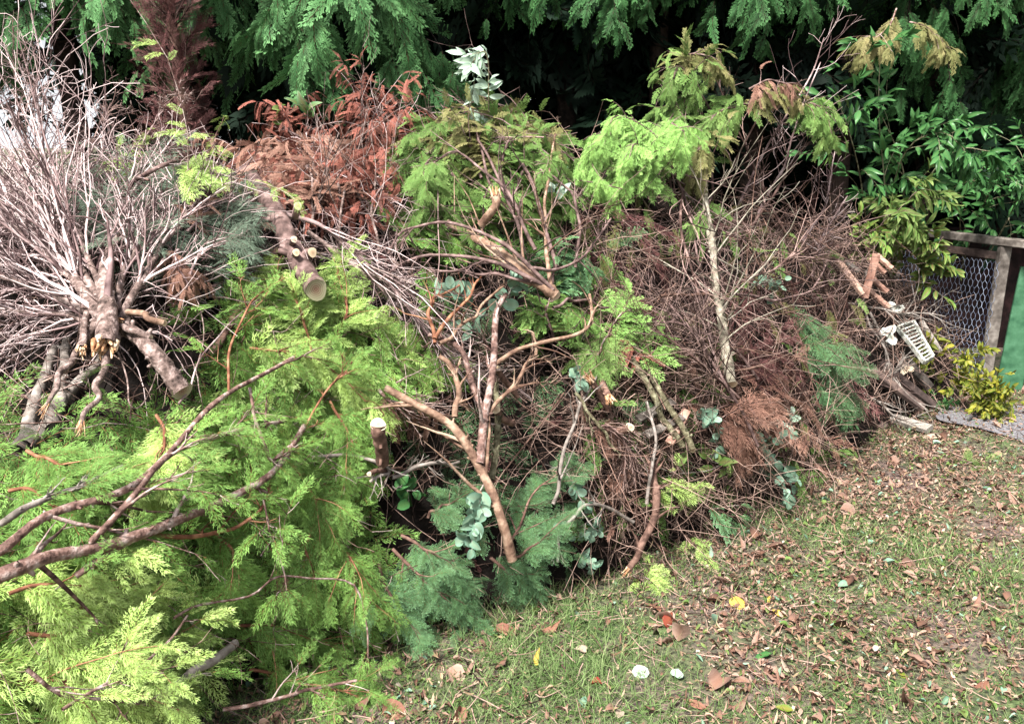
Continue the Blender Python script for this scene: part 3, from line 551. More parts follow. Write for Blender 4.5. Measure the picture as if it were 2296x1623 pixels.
def dress(o, G, TS, mat, cnt, sc, s0=.1, ang=50, level=0, up=(0, -.45, 1), down=.25, tint=(0, 1), nm='foliage', tilt=.3, spread=None, tipn=2):
    Pt, R = G[level]; Mn, K, _ = Pt.shape
    m = rng.integers(0, Mn, cnt); s = s0 + (1-s0)*rng.random(cnt); f = s*(K-1); i = np.minimum(f.astype(int), K-2); w = (f-i)[:, None]
    p = Pt[m, i]*(1-w) + Pt[m, i+1]*w; t = unit(Pt[m, i+1] - Pt[m, i]); up_ = np.array(up, float)[None] + rng.normal(size=(cnt, 3))*tilt
    sd = unit(np.cross(t, up_))*np.where(rng.random(cnt) < .5, 1, -1)[:, None]
    a = np.radians(ang*(1-.5*s) + rng.normal(size=cnt)*12)[:, None]
    d = t*np.cos(a) + sd*np.sin(a) + np.array([0, 0, -down]); mb = MB()
    bake_set(mb, TS, p, d, up_, U(sc[0], sc[1], cnt)*(1.1-.45*s), U(tint[0], tint[1], cnt))
    e = Pt[:, -1]; te = Pt[:, -1]-Pt[:, -2]
    for _ in range(tipn): bake_set(mb, TS, e, unit(te) + rng.normal(size=e.shape)*.25, np.array(up)[None]+rng.normal(size=e.shape)*tilt, U(sc[0], sc[1], len(e))*.8, U(tint[0], tint[1], len(e)))
    mb.build(nm, M[mat], o)
FAN = [dict(n=17, lr=(.36, .66), ang=(10, 34), s0=.2, curl=.6, rr=.5, flat=(1, .5, 1), r1=.0016), dict(n=8, lr=(.45, .8), ang=(8, 28), s0=.15, K=9, curl=.8, noise=.5, rr=.62, flat=(1, .5, 1), r1=.0014), dict(n=2, lr=(.2, .45), ang=(15, 40), s0=.3, K=6, curl=1, noise=.7, rr=.8, r1=.0012)]
GB = 'bare pale boughs at upper left'
br = branch
# ---- upper left: bare pale boughs fanning from sawn and torn butts
br('bare_bough', 'thickest bare bough with orange torn butt end at left', 'bough', [(236, 775, .28), (240, 690, .26), (236, 610, .2), (258, 540, .14), (285, 470, .12), (300, 420, .1)], .030, .008, 'b_pink', GB, twigmat='b_twig', twigs=FAN, cut0='torn', sides=12, jit=.004)
br('bare_bough', 'bare bough sweeping up left from beside the torn butt', 'bough', [(255, 730, .22), (215, 700, .22), (150, 600, .2), (95, 550, .16), (20, 495, .14)], .021, .011, 'b_pink', GB, twigmat='b_twig', twigs=FAN, cut0='torn')
br('bare_bough', 'bare bough rising steeply at far left to a forked top', 'bough', [(245, 700, .2), (185, 610, .18), (125, 480, .14), (85, 400, .12), (55, 320, .1)], .015, .005, 'b_pink', GB, twigmat='b_twig', twigs=FAN)
br('bare_bough', 'low bare bough spreading flat to the left frame edge', 'bough', [(262, 735, .18), (180, 690, .18), (90, 650, .15), (-60, 600, .14)], .014, .007, 'b_pink', GB, twigmat='b_twig', twigs=FAN)
br('bare_bough', 'bare bough leaning right with broom of curly twigs', 'bough', [(270, 720, .18), (310, 640, .16), (360, 560, .14), (410, 500, .12), (440, 460, .1)], .013, .004, 'b_pink', GB, twigmat='b_twig', twigs=FAN)
br('bare_bough', 'short bare bough between the torn butt and the grey juniper', 'bough', [(262, 700, .18), (285, 600, .16), (330, 540, .14), (390, 500, .12)], .011, .004, 'b_pink', GB, twigmat='b_twig', twigs=FAN[:2])
br('bare_bough', 'bare bough rising just left of the thickest one', 'bough', [(245, 700, .24), (215, 620, .22), (190, 540, .18), (160, 450, .14), (140, 380, .12)], .012, .004, 'b_pink', GB, twigmat='b_twig', twigs=FAN)
br('bare_bough', 'bare bough lowest against the left frame edge', 'bough', [(258, 735, .2), (170, 710, .2), (70, 700, .17), (-60, 690, .15)], .010, .005, 'b_pink', GB, twigmat='b_twig', twigs=FAN)
br('bare_bough', 'bare bough slanting between the flat one and the steep one', 'bough', [(250, 715, .22), (180, 650, .2), (90, 560, .18), (-20, 430, .14)], .012, .005, 'b_pink', GB, twigmat='b_twig', twigs=FAN)
br('cut_log', 'thick sawn log pointing down right below the bare boughs', 'log', [(408, 876, .20), (360, 810, .22), (310, 755, .2), (262, 715, .15)], .0265, .020, 'b_pink', n=20, cut0='cutgreen', sides=14, jit=.003)
br('cut_branch', 'snapped branch with white peeled tip hanging below left butts', 'branch', [(103, 912, .2), (130, 860, .22), (165, 800, .22), (215, 725, .2)], .005, .013, 'b_pink', cut0='torn')
br('cut_branch', 'snapped branch hanging straight down under the torn butt', 'branch', [(182, 952, .2), (215, 880, .22), (240, 820, .22), (262, 750, .2)], .006, .012, 'b_pink', cut0='torn')
br('cut_branch', 'stubby torn branch just left of the torn butt', 'branch', [(183, 782, .26), (192, 740, .25), (196, 700, .22)], .012, .010, 'b_pink', cut0='torn', n=12)
br('cut_branch', 'short peeled stub pointing right above the sawn log', 'branch', [(368, 724, .24), (330, 710, .24), (285, 700, .2)], .009, .009, 'b_tan', cut0='cut', n=12)
br('cut_branch', 'short stub with pale end beside the sawn log', 'branch', [(335, 758, .24), (305, 745, .24), (270, 730, .2)], .010, .010, 'b_pink', cut0='cutwhite', n=12)
br('bare_twig', 'looped bare twig beside the sawn log', 'twig', [(265, 790, .2), (285, 905, .22), (330, 890, .2), (400, 700, .1), (440, 660, .12), (455, 760, .16), (415, 900, .18)], .0022, .0014, 'b_pink', n=40)
br('bare_twig', 'long curved twig sweeping up from the sawn log end', 'twig', [(400, 905, .2), (440, 830, .16), (500, 740, .12), (560, 690, .1), (690, 625, .06)], .003, .002, 'b_twig', n=30)
for (a, b, l) in (((40, 1010), (120, 780), 'leftmost grey stem standing in shade at the left edge'), ((60, 1000), (230, 800), 'grey stem slanting right in shade under the boughs'), ((120, 960), (150, 760), 'thin grey stem upright in shade under the boughs')):
    br('shaded_branch', l, 'branch', [(a[0], a[1], -.02), ((a[0]+b[0])/2, (a[1]+b[1])/2, -.05), (b[0], b[1], -.05)], .022, .012, 'b_grey')
# ---- grey-purple log with saw cuts (centre left)
lg = br('cut_log', 'dark purplish log with a wide greenish sawn face', 'log', [(708, 648, 0.29), (672, 590, 0.23), (640, 520, 0.19), (600, 450, 0.17), (555, 385, 0.15)], .036, .03, 'b_purple', cut0='cutgreen', sides=16, n=30, jit=.004)
for (x, y, dx, dy, r, mt) in ((668, 462, -6, 22, .014, 'cutwhite'), (659, 537, -8, 18, .011, 'cutwhite'), (700, 566, -30, 6, .016, 'cut'), (664, 566, -8, 14, .012, 'cut')):
    a = P(x, y, .33); b = P(x+dx, y+dy, .19); sp = spline([a, b], 6); mb = MB(); tubes(mb, sp[None], np.full((1, 6), r), 10); s = mb.build('stub', M['b_purple'], lg)
    mb = MB(); mb.add(*disc(a, a-b, r)); mb.build('cut_end', M[mt], s)
for (pts, l) in (([(560, 620, .02), (600, 575, .04), (650, 560, .06)], 'brown limb joining the purplish log from the left'), ([(470, 800, -.02), (540, 700, 0), (600, 640, .02)], 'dark limb running down left from the purplish log'),
                 ([(590, 500, .05), (640, 530, .09), (690, 560, .08)], 'crooked dark limb lying across the purplish log')):
    br('dark_limb', l, 'limb', pts, .013, .010, 'b_brown', twigs=[dict(n=10, lr=(.4, .8), bias=(0, 0, -1))])
W1 = [dict(n=16, lr=(.4, .8), ang=(10, 35), curl=.8, rr=.5), dict(n=5, lr=(.3, .6), ang=(20, 45), K=6, curl=1, noise=.5)]
br('twig_bundle', 'long bundle of tan twigs running diagonally from log to centre', 'branch', [(640, 480, .14), (740, 520, .14), (840, 610, .14), (920, 700, .14), (1000, 790, .12)], .009, .004, 'b_twig', twigs=[dict(n=40, lr=(.3, .8), ang=(4, 14), curl=.5, rr=.45), dict(n=4, lr=(.3, .5), ang=(20, 50), K=6)])
br('twig_bundle', 'second bundle of pinkish twigs beside the diagonal tan one', 'branch', [(690, 520, .1), (800, 600, .12), (880, 660, .12), (980, 750, .1), (1060, 830, .08)], .010, .005, 'b_pink', twigs=[dict(n=28, lr=(.3, .7), ang=(4, 16), curl=.5, rr=.45), dict(n=4, lr=(.3, .5), ang=(20, 50), K=6)])
# ---- rust boughs
RB = 'dead rust-coloured conifer boughs'
def rust(label, pts, cnt=50, mat='rust', sc=(.05, .09), TS=DEAD, r=.006, tint=(0, 1), g=RB):
    return br('dead_bough', label, 'bough', pts, r, .002, 'b_pink', g, twigs=[dict(n=11, lr=(.3, .5), ang=(20, 45), curl=.5, bias=(0, 0, -.8))], twigmat='b_twig', leaves=[dict(TS=TS, mat=mat, cnt=cnt*3, sc=sc, tint=tint), dict(TS=TS, mat=mat, cnt=cnt*4, sc=(sc[0]*.7, sc[1]*.7), down=.6, level=1, tint=tint, tipn=1, nm='foliage')])
rust('tan dead bough lying leftmost of the rust-coloured ones', [(640, 470, .05), (600, 400, .08), (560, 350, .08), (530, 340, .06)], 30, 'tan')
rust('tan dead bough arching over the top of the purplish log', [(700, 480, .06), (700, 400, .12), (660, 350, .12), (600, 330, .1)], 50, 'tan', tint=(0, .7))
rust('rust bough with a pale tan sheen right of the log', [(760, 470, .06), (760, 400, .12), (720, 350, .12), (650, 335, .12)], 50, 'tan', tint=(0, .5))
rust('deep rust bough hanging lowest above the diagonal twigs', [(830, 480, .04), (800, 430, .08), (775, 400, .08), (750, 420, .1)], 50)
rust('rust bough rising to a blunt tip at the heap crest', [(740, 400, .06), (700, 330, .05), (650, 290, 4.0), (640, 262, 4.0)], 44, sc=(.07, .12))
rust('rust bough with the tallest slim upright tip', [(800, 420, .04), (820, 340, 4.0), (815, 280, 4.05), (800, 228, 4.1)], 34, sc=(.07, .12))
rust('rust bough with an upright tip second from the right', [(840, 420, .04), (850, 330, 4.0), (856, 270, 4.05), (858, 222, 4.1)], 30, sc=(.07, .12))
rust('rust bough curling right beside the green dome', [(850, 450, .04), (865, 380, 4.0), (885, 310, 4.0), (895, 262, 4.05)], 40, sc=(.07, .12))
rust('dull rust bough in front of the upright tips', [(840, 480, .04), (790, 400, .1), (770, 350, .1), (740, 300, 3.95)], 44)
for (pts, l) in (([(760, 560, .08), (770, 440, .12), (800, 350, .1), (815, 300, 3.9)], 'forked pale twig standing in front of the rust boughs'), ([(850, 560, .06), (830, 480, .1), (870, 400, .1), (880, 330, 3.9)], 'pale twig rising beside the green dome'), ([(700, 500, .08), (715, 420, .1), (690, 340, .1)], 'pale twig crossing the tan boughs')):
    br('bare_twig', l, 'twig', pts, .0055, .002, 'b_pink', twigs=W1)
# ---- lime tufts at upper left
def leafy(name, label, cat, pts, r, TS, mat, cnt, sc, group=None, bk='b_red', tw=8, tint=(0, 1), down=.25, lr=(.35, .6), **k):
    return br(name, label, cat, pts, r, .002, bk, group, twigs=[dict(n=tw, lr=lr, ang=(20, 50), curl=.5, bias=(0, 0, -down))], leaves=[dict(TS=TS, mat=mat, cnt=cnt, sc=sc, tint=tint, down=down), dict(TS=TS, mat=mat, cnt=cnt, sc=(sc[0]*.75, sc[1]*.75), level=1, tint=tint, tipn=1, down=down)], **k)
leafy('thuja_sprig', 'lime green sprig left of the pair at upper left', 'sprig', [(335, 405, .24), (300, 385, .3), (270, 375, .32)], .004, LACE, 'lime', 70, (.06, .10))
leafy('thuja_sprig', 'larger lime green sprig right of the pair at upper left', 'sprig', [(400, 400, .22), (435, 378, .28), (468, 365, .3), (490, 400, .3)], .004, LACE, 'lime', 120, (.07, .11))
br('bare_branch', 'crooked brown branch between the two lime green sprigs', 'branch', [(240, 480, .26), (300, 405, .33), (380, 368, .35), (455, 358, .36)], .010, .006, 'b_purple', cut1='cut')
# ---- dead scrub and brown column at the back left
def scrub(label, pts, mat, tw, r=.006, g=None): return br('dead_bush', label, 'bush', pts, r, .002, tw, g, twigs=[dict(n=14, lr=(.2, .4), ang=(25, 60), curl=.6, rr=.6), dict(n=7, lr=(.35, .6), ang=(30, 60), K=6, rr=.6), dict(n=3, lr=(.3, .5), ang=(30, 60), K=4, rr=.8)])
scrub('brown leafless bush leftmost behind the pale boughs', [(60, 420, 4.0), (60, 330, 4.2), (40, 240, 4.3), (30, 60, 4.4)], None, 'b_putwig')
scrub('brown leafless bush behind the pale boughs in front of the drooping fronds', [(180, 420, 4.0), (200, 340, 4.2), (230, 270, 4.3), (260, 200, 4.3)], None, 'b_putwig')
scrub('reddish leafless bush at the foot of the dead brown tree', [(300, 400, 4.0), (320, 320, 4.2), (360, 260, 4.2), (400, 210, 4.2)], None, 'b_red')
scrub('grey leafless bush between the lime sprigs and the pale boughs', [(160, 480, 3.9), (150, 400, 4.0), (190, 340, 4.1)], None, 'b_brtwig')
# ---- the big fallen stems at lower left
LS = 'long thuja stems lying across the green foliage'
SID = [dict(n=7, lr=(.15, .35), ang=(25, 55), curl=.4), dict(n=3, lr=(.3, .5), K=5)]
def stem(label, pts, r0, r1, mat='b_red', cnt=30, fol='thuja', twn=7, g=LS, **k):
    return br('thuja_bough', label, 'bough', pts, r0, r1, mat, g, twigs=[dict(n=twn, lr=(.15, .35), ang=(25, 55), curl=.4), dict(n=3, lr=(.3, .5), K=5)],
       leaves=[dict(TS=LACE, mat=fol, cnt=cnt, sc=(.07, .12), level=1, tint=(.3, 1)), dict(TS=LACE, mat=fol, cnt=cnt//2, sc=(.07, .12), level=0, s0=.75, tint=(.3, 1))], jit=.004, **k)
stem('thickest red brown stem, lowest of the long ones at left', [(-30, 1300, 0.28), (20, 1280, 0.30), (110, 1245, 0.32), (200, 1228, 0.32), (330, 1188, 0.32), (440, 1150, 0.32), (520, 1120, 0.30), (590, 1080, 0.30), (640, 1020, 0.30), (682, 955, 0.28)], .0165, 0.0083)
stem('red brown stem running second from the bottom at left', [(-30, 1250, 0.28), (20, 1222, 0.30), (90, 1165, 0.30), (160, 1138, 0.30), (230, 1120, 0.30), (290, 1092, 0.32), (335, 1050, 0.32), (395, 990, 0.32), (455, 925, 0.32), (515, 880, 0.32), (600, 835, 0.30), (660, 800, 0.26)], .0115, 0.0057)
stem('greyish stem topmost of the long ones at left', [(0, 1175, 0.24), (45, 1148, 0.26), (120, 1110, 0.26), (190, 1080, 0.26), (275, 1045, 0.24)], .0085, .006, 'b_grey', 16)
stem('straight stem forking up from the thickest one', [(200, 1218, 0.32), (250, 1165, 0.34), (310, 1100, 0.34), (350, 1045, 0.34), (400, 1015, 0.32), (470, 985, 0.32), (560, 955, 0.30), (640, 943, 0.26)], .008, .006, 'b_red', 20)
stem('orange brown side stem under the thickest one', [(320, 1195, 0.30), (400, 1203, 0.29), (480, 1198, 0.28), (535, 1180, 0.28), (575, 1150, 0.27), (600, 1110, 0.26)], .0065, .004, 'b_orange', 12)
stem('short stem below the thickest one near the left edge', [(170, 1290, 0.30), (225, 1252, 0.31), (285, 1215, 0.30)], .008, .008, 'b_red', 4)
stem('thin reddish stem curving down between the two long forks', [(560, 870, 0.30), (572, 930, 0.31), (590, 1000, 0.31), (612, 1032, 0.30), (650, 1000, 0.29)], .005, .005, 'b_red', 8)
stem('thin upright stem at the top of the lime foliage', [(512, 885, 0.28), (510, 800, 0.26), (535, 730, 0.24), (575, 670, 0.22), (625, 630, 0.20)], .004, .003, 'b_orange', 10)
stem('thin stem crossing the bright foliage towards upper right', [(660, 1000, 0.26), (700, 930, 0.26), (740, 870, 0.25), (790, 810, 0.22)], .004, .003, 'b_orange', 8)
stem('looping red twig dropping under the side stem', [(590, 1120, 0.28), (600, 1180, 0.29), (625, 1240, 0.29), (640, 1330, 0.29)], .003, .002, 'b_red', 6)
stem('long thin red twig arching over the lower dark gap', [(390, 1385, 0.26), (450, 1360, 0.28), (560, 1340, 0.28), (620, 1290, 0.28), (700, 1295, 0.29), (790, 1310, 0.28), (822, 1400, 0.27), (825, 1480, 0.24)], .0035, .0025, 'b_red', 4, twn=3)
stem('pale twig poking down from the bright foliage at the bottom left', [(60, 1500, 0.26), (130, 1545, 0.27), (240, 1570, 0.26), (400, 1590, 0.25)], .005, .003, 'b_red', 6, 'lime')
stem('red twig rising right through the bottom left lime foliage', [(140, 1590, 0.27), (230, 1540, 0.28), (330, 1480, 0.28), (420, 1380, 0.28)], .004, .003, 'b_red', 8, 'lime')
stem('dark stem end poking out under the lime foliage', [(340, 1570, 0.20), (400, 1535, 0.22), (460, 1490, 0.22), (530, 1440, 0.18)], .012, .012, 'b_grey', 2, twn=2)
stem('thin dark stem along the bottom edge of the heap', [(500, 1590, 0.20), (620, 1565, 0.20), (700, 1545, 0.18), (800, 1525, 0.16)], .006, .004, 'b_red', 4)
br('cut_log', 'short tan log standing in the dark gap low at left', 'log', [(630, 1372, .04), (632, 1320, .03), (622, 1260, 0)], .026, .03, 'b_tan', sides=14, cut0='cut', n=12, jit=.003)
TB = 'lacy green thuja boughs draped over the lower left'
def tbough(label, pts, fol='thuja', cnt=110, sc=(.08, .14), TS=LACE, r=.005, bk='b_orange', tint=(.3, 1)): return leafy('thuja_bough', label, 'bough', pts, r, TS, fol, cnt, sc, TB, bk, 9, tint)
tbough('lacy bough with raised tip beside the greenish sawn face', [(700, 800, .1), (680, 720, .14), (650, 650, .14), (612, 600, .12)], 'lime', 90, tint=(0, .8))
tbough('lacy bough rising right of the greenish sawn face', [(760, 760, .1), (775, 700, .14), (765, 640, .14), (755, 600, .12)], 'lime', 90, tint=(0, .8))
tbough('broad bright bough lying over the middle of the left foliage', [(560, 780, .12), (640, 790, .18), (740, 830, .18), (820, 900, .14)], 'lime', 90, tint=(0, .8))
tbough('green bough hanging left of the white sawn stump', [(740, 900, .12), (780, 960, .14), (800, 1020, .12), (830, 1080, .08)])
tbough('pale yellowish bough under the straight forking stem', [(350, 930, .14), (370, 990, .18), (350, 1040, .18), (330, 1080, .15)], 'lime', 70)
tbough('green bough at left edge above the greyish stem', [(60, 1010, .1), (120, 1030, .14), (200, 1040, .12), (260, 1070, .1)])
tbough('green bough drooping at left edge between the stems', [(20, 1100, .14), (90, 1110, .16), (130, 1160, .15), (110, 1210, .14)])
tbough('green bough hanging from the end of the thickest stem', [(640, 1030, .12), (690, 1090, .14), (720, 1150, .14), (730, 1220, .12)])
tbough('green bough spreading below the orange side stem', [(480, 1190, .12), (520, 1240, .14), (520, 1300, .14), (480, 1360, .12)])
tbough('green bough reaching the lawn left of the bluish firs', [(760, 1200, .1), (800, 1280, .14), (820, 1340, .14), (830, 1420, .1)], cnt=70)
tbough('light bough hanging over the tan log in the dark gap', [(700, 1180, .12), (690, 1240, .14), (700, 1300, .13), (680, 1350, .1)])
tbough('light-painted lime bough at the top of the bottom left corner foliage', [(20, 1330, .14), (110, 1320, .18), (220, 1320, .18), (330, 1340, .14)], 'lime', 150)
tbough('light-painted lime bough pointing right from the bottom left corner', [(60, 1420, .14), (180, 1420, .18), (300, 1430, .18), (430, 1420, .14)], 'lime', 150)
tbough('light-painted lime bough along the bottom edge at left', [(40, 1530, .12), (160, 1520, .16), (280, 1540, .16), (400, 1560, .12)], 'lime', 150)
tbough('loose green sprig reaching the lawn at the bottom', [(560, 1500, .08), (650, 1520, .1), (740, 1540, .08), (800, 1560, .05)], 'thuja', 50)
tbough('green bough under the loop of the arching red twig', [(520, 1400, .1), (600, 1400, .1), (680, 1420, .1), (740, 1440, .08)])
FB = 'bluish fir boughs at the foot of the heap'
def fbough(label, pts, cnt=70, sc=(.07, .12), mat='fir', TS=FIR, tint=(.2, 1)): return leafy('fir_bough', label, 'bough', pts, .006, TS, mat, cnt, sc, FB, 'b_brown', 8, tint, .2)
fbough('bluish fir bough with pale tips lowest on the lawn', [(880, 1230, .05), (940, 1290, .1), (1000, 1340, .1), (1060, 1390, .08)])
fbough('bluish fir bough pointing right above the lowest one', [(900, 1200, .05), (960, 1230, .1), (1010, 1270, .1), (1050, 1300, .08)])
fbough('dark fir bough flopping left beside the bright thuja', [(850, 1260, .05), (870, 1320, .1), (900, 1380, .1), (960, 1420, .06)])
fbough('fir bough behind the eucalyptus sprig at centre foot', [(1130, 1240, .05), (1170, 1170, .08), (1200, 1100, .08), (1260, 1050, .05)])
fbough('fir bough right of the long forked branch end', [(1150, 1250, .06), (1190, 1230, .1), (1240, 1190, .1), (1290, 1140, .06)])
fbough('small fir tuft under the peeled branch end', [(1100, 1250, .06), (1150, 1290, .08), (1190, 1300, .05)], 34, (.08, .14))
fbough('fir bough low behind the dead twigs at centre foot', [(960, 1160, .04), (1000, 1130, .06), (1060, 1100, .06)], 40)
# ---- centre branches
CB = 'cut branches standing up in the middle of the heap'
TW = [dict(n=8, lr=(.15, .4), ang=(25, 60), curl=.7), dict(n=3, lr=(.3, .5), K=5)]
br('cut_branch', 'stout branch with white sawn end pointing right at centre', 'branch', [(1245, 662, 0.41), (1200, 625, 0.39), (1130, 575, 0.33), (1060, 530, 0.23), (1005, 500, 0.15)], .021, .014, 'b_tan', CB, cut0='cutwhite', sides=14, stubs=3, jit=.004, twigs=[dict(n=9, lr=(.5, .9), ang=(12, 35), curl=.8, rr=.3)])
def shoot(label, pts, r0=.008, r1=.004, mat='b_purple', tw=TW, **k): return br('shoot', label, 'shoot', pts, r0, r1, mat, 'long shoots arching across the middle of the heap', twigs=tw, **k)
shoot('purple shoot arching high over the stout sawn branch', [(1240, 650, 0.43), (1180, 590, 0.43), (1110, 540, 0.41), (1030, 505, 0.37), (960, 498, 0.31), (900, 520, 0.23), (870, 570, 0.17)], .008, .004)
shoot('purple shoot arching flat below the stout sawn branch', [(1230, 645, 0.42), (1150, 605, 0.40), (1070, 582, 0.37), (990, 576, 0.33), (920, 585, 0.27), (860, 620, 0.17)], .009, .004)
shoot('thin purple shoot lowest of the flat arching ones', [(1220, 640, 0.40), (1140, 622, 0.37), (1050, 612, 0.33), (960, 605, 0.27)], .006, .004)
shoot('purple shoot curving right from behind the stout sawn end', [(1180, 600, 0.32), (1230, 608, 0.33), (1290, 585, 0.31), (1335, 545, 0.27), (1370, 490, 0.22)], .007, .004)
shoot('upright tan shoot crossing behind the white sawn end', [(1235, 640, 0.29), (1228, 560, 0.27), (1225, 480, 0.27), (1230, 390, 0.27), (1245, 300, 3.9)], .009, .004, 'b_tan')
shoot('slim shoot leaning left from the centre to the green dome', [(1175, 620, 0.27), (1165, 520, 0.27), (1140, 440, 0.27), (1090, 350, 0.27), (1040, 290, 3.9)], .008, .004)
shoot('thick purple shoot leaning left across the green dome', [(1250, 600, 0.27), (1225, 500, 0.29), (1190, 400, 0.29), (1150, 330, 3.8), (1080, 260, 3.9), (1040, 250, 3.9)], .009, .004)
shoot('shoot bowing over the right of the green dome', [(1200, 560, 0.27), (1160, 470, 0.31), (1100, 400, 0.31), (1020, 340, 0.29), (950, 380, 0.27)], .008, .003)
shoot('thin shoot arching over the dome crest to the right', [(1090, 250, 3.9), (1150, 275, 3.9), (1210, 300, 3.9), (1270, 350, 3.9), (1310, 400, 3.9)], .005, .002, tw=[dict(n=20, lr=(.15, .35), ang=(20, 50))])
shoot('knobbly dead shoot reaching left from the dome crest', [(1000, 300, 3.9), (970, 260, 3.9), (930, 235, 3.9), (890, 232, 3.9)], .004, .0015, 'b_pink', tw=[dict(n=12, lr=(.2, .5), ang=(30, 60))])
shoot('short twiggy shoot upright above the dome crest', [(1010, 330, 3.9), (1000, 270, 3.95), (985, 230, 4.0)], .004, .0015, 'b_pink', tw=[dict(n=12, lr=(.2, .5), ang=(30, 60))])
shoot('curved purple shoot between dome and bright green plume', [(1290, 600, 0.17), (1300, 500, 0.23), (1270, 420, 0.27), (1210, 380, 0.27)], .007, .004)
br('cut_branch', 'short pinkish snapped stub tilted inside the green dome', 'branch', [(1112, 438, 0.37), (1098, 470, 0.35), (1078, 505, 0.27)], .017, .015, 'b_tan', cut0='torn', n=12, sides=12)
br('forked_branch', 'long forked branch whose peeled end touches the lawn', 'branch', [(1148, 1255, 0.23), (1130, 1190, 0.27), (1105, 1110, 0.29), (1080, 1050, 0.31), (1040, 985, 0.31), (1000, 945, 0.29), (930, 905, 0.25), (865, 870, 0.19)], .017, .012, 'b_tan', CB, cut0='cut', twigs=[dict(n=8, lr=(.2, .5))], sides=12, jit=.004)
br('forked_branch', 'upright red brown stem forking above the eucalyptus sprig', 'branch', [(1075, 1040, 0.31), (1088, 960, 0.32), (1100, 880, 0.33), (1108, 790, 0.33), (1112, 700, 0.31), (1135, 660, 0.27)], .016, .009, 'b_red', CB, twigs=TW, sides=12)
br('forked_branch', 'red brown fork leaning left to the big pale leaf', 'branch', [(1090, 945, 0.32), (1060, 860, 0.32), (1035, 790, 0.31), (1000, 765, 0.29), (960, 750, 0.27)], .011, .008, 'b_red', CB, twigs=TW)
br('forked_branch', 'right fork rising to a kink beneath the hooked branch', 'branch', [(1095, 930, 0.31), (1135, 880, 0.31), (1175, 830, 0.31), (1200, 790, 0.29), (1195, 745, 0.29)], .008, .005, 'b_tan', CB, twigs=TW)
br('forked_branch', 'hooked tan branch bending up beside the white sawn end', 'branch', [(1105, 820, 0.33), (1160, 780, 0.35), (1230, 762, 0.37), (1295, 748, 0.37), (1325, 715, 0.37), (1322, 660, 0.37)], .008, .006, 'b_tan', CB, twigs=TW[:1])
br('forked_branch', 'thin branch running right from the white sawn end', 'branch', [(1240, 690, 0.40), (1275, 672, 0.39), (1330, 675, 0.35), (1365, 690, 0.29)], .006, .004, 'b_purple', CB)
br('forked_branch', 'side fork rising left of the long forked branch', 'branch', [(1020, 935, 0.31), (1030, 885, 0.32), (1018, 840, 0.32), (985, 800, 0.31)], .0105, .008, 'b_tan', CB, twigs=TW)
br('mossy_branch', 'mossy yellow green stem behind the long forked branch', 'branch', [(1102, 1075, 0.24), (1112, 1010, 0.23), (1116, 930, 0.21), (1112, 860, 0.17)], .012, .010, 'b_lichen', CB, twigs=TW[:1])
for (pts, l, mt) in (([(975, 760, 0.32), (1010, 710, 0.34), (1050, 670, 0.34), (1080, 620, 0.31)], 'tan forked twig left of those under the big pale leaf', 'b_orange'), ([(985, 770, 0.32), (1040, 730, 0.34), (1075, 690, 0.34), (1130, 640, 0.31)], 'tan forked twig right of those under the big pale leaf', 'b_tan'), ([(975, 770, 0.31), (965, 700, 0.31), (985, 660, 0.27), (1030, 640, 0.23)], 'short curved tan twig beside the big pale leaf', 'b_orange')):
    br('bare_twig', l, 'twig', pts, .0075, .004, mt, twigs=TW[:1])
for (pts, r, l, ct) in (([(848, 952, 0.31), (852, 990, 0.27), (858, 1040, 0.19)], .023, 'sawn stump with bright white face beside bright thuja', 'cutwhite'), ([(1114, 826, 0.25), (1130, 850, 0.21), (1160, 890, 0.15)], .011, 'small sawn stem end left of the round eucalyptus leaves', 'cut'),
     ([(1112, 918, 0.25), (1125, 935, 0.19), (1150, 950, 0.13)], .014, 'sawn stem end low beside the upright red brown stem', 'cut'), ([(1412, 958, 0.23), (1390, 965, 0.17), (1360, 970, 0.11)], .016, 'round sawn end with a dark crack above the dead bundle', 'cutwhite'),
     ([(1367, 895, 0.23), (1350, 860, 0.17), (1340, 820, 0.13)], .014, 'orange torn stem end above the cracked sawn end', 'torn'), ([(1553, 1008, 0.23), (1530, 960, 0.19), (1490, 900, 0.17), (1440, 800, 0.13), (1400, 730, 0.11)], .013, 'lichen covered log with oval sawn end right of centre', 'cut'),
     ([(1322, 850, 0.22), (1340, 880, 0.17), (1365, 920, 0.12)], .014, 'short orange torn stub beside the round eucalyptus leaves', 'torn'), ([(828, 1062, 0.19), (860, 1055, 0.13), (900, 1050, 0)], .008, 'tiny sawn end in the dark gap by the thuja', 'cutwhite'),
     ([(1588, 658, 0.27), (1540, 662, 0.21), (1480, 664, 0.17)], .008, 'dark side stem with sawn end left of the birch stem', 'cut'), ([(1708, 820, 0.27), (1680, 826, 0.25), (1630, 835, 0.19)], .007, 'dark twig with pale tip crossing the birch foot', 'cut')):
    br('cut_log' if r > .013 else 'cut_branch', l, 'log' if r > .013 else 'branch', pts, r, r*.85, 'b_lichen' if 'lichen' in l else 'b_brown', cut0=ct, sides=12, n=16, jit=.003)
br('mossy_log', 'lichen spotted stem lying left of the oval sawn end', 'log', [(1530, 1000, 0.13), (1480, 920, 0.15), (1440, 850, 0.15), (1400, 780, 0.11)], .014, .012, 'b_lichen')
br('bent_branch', 'brown bent branch standing on the lawn at the pile foot', 'branch', [(1408, 1278, 0.13), (1440, 1225, 0.19), (1468, 1160, 0.21), (1475, 1100, 0.19), (1465, 1040, 0.15)], .011, .018, 'b_brown', twigs=TW[:1], sides=12, cut0='torn')
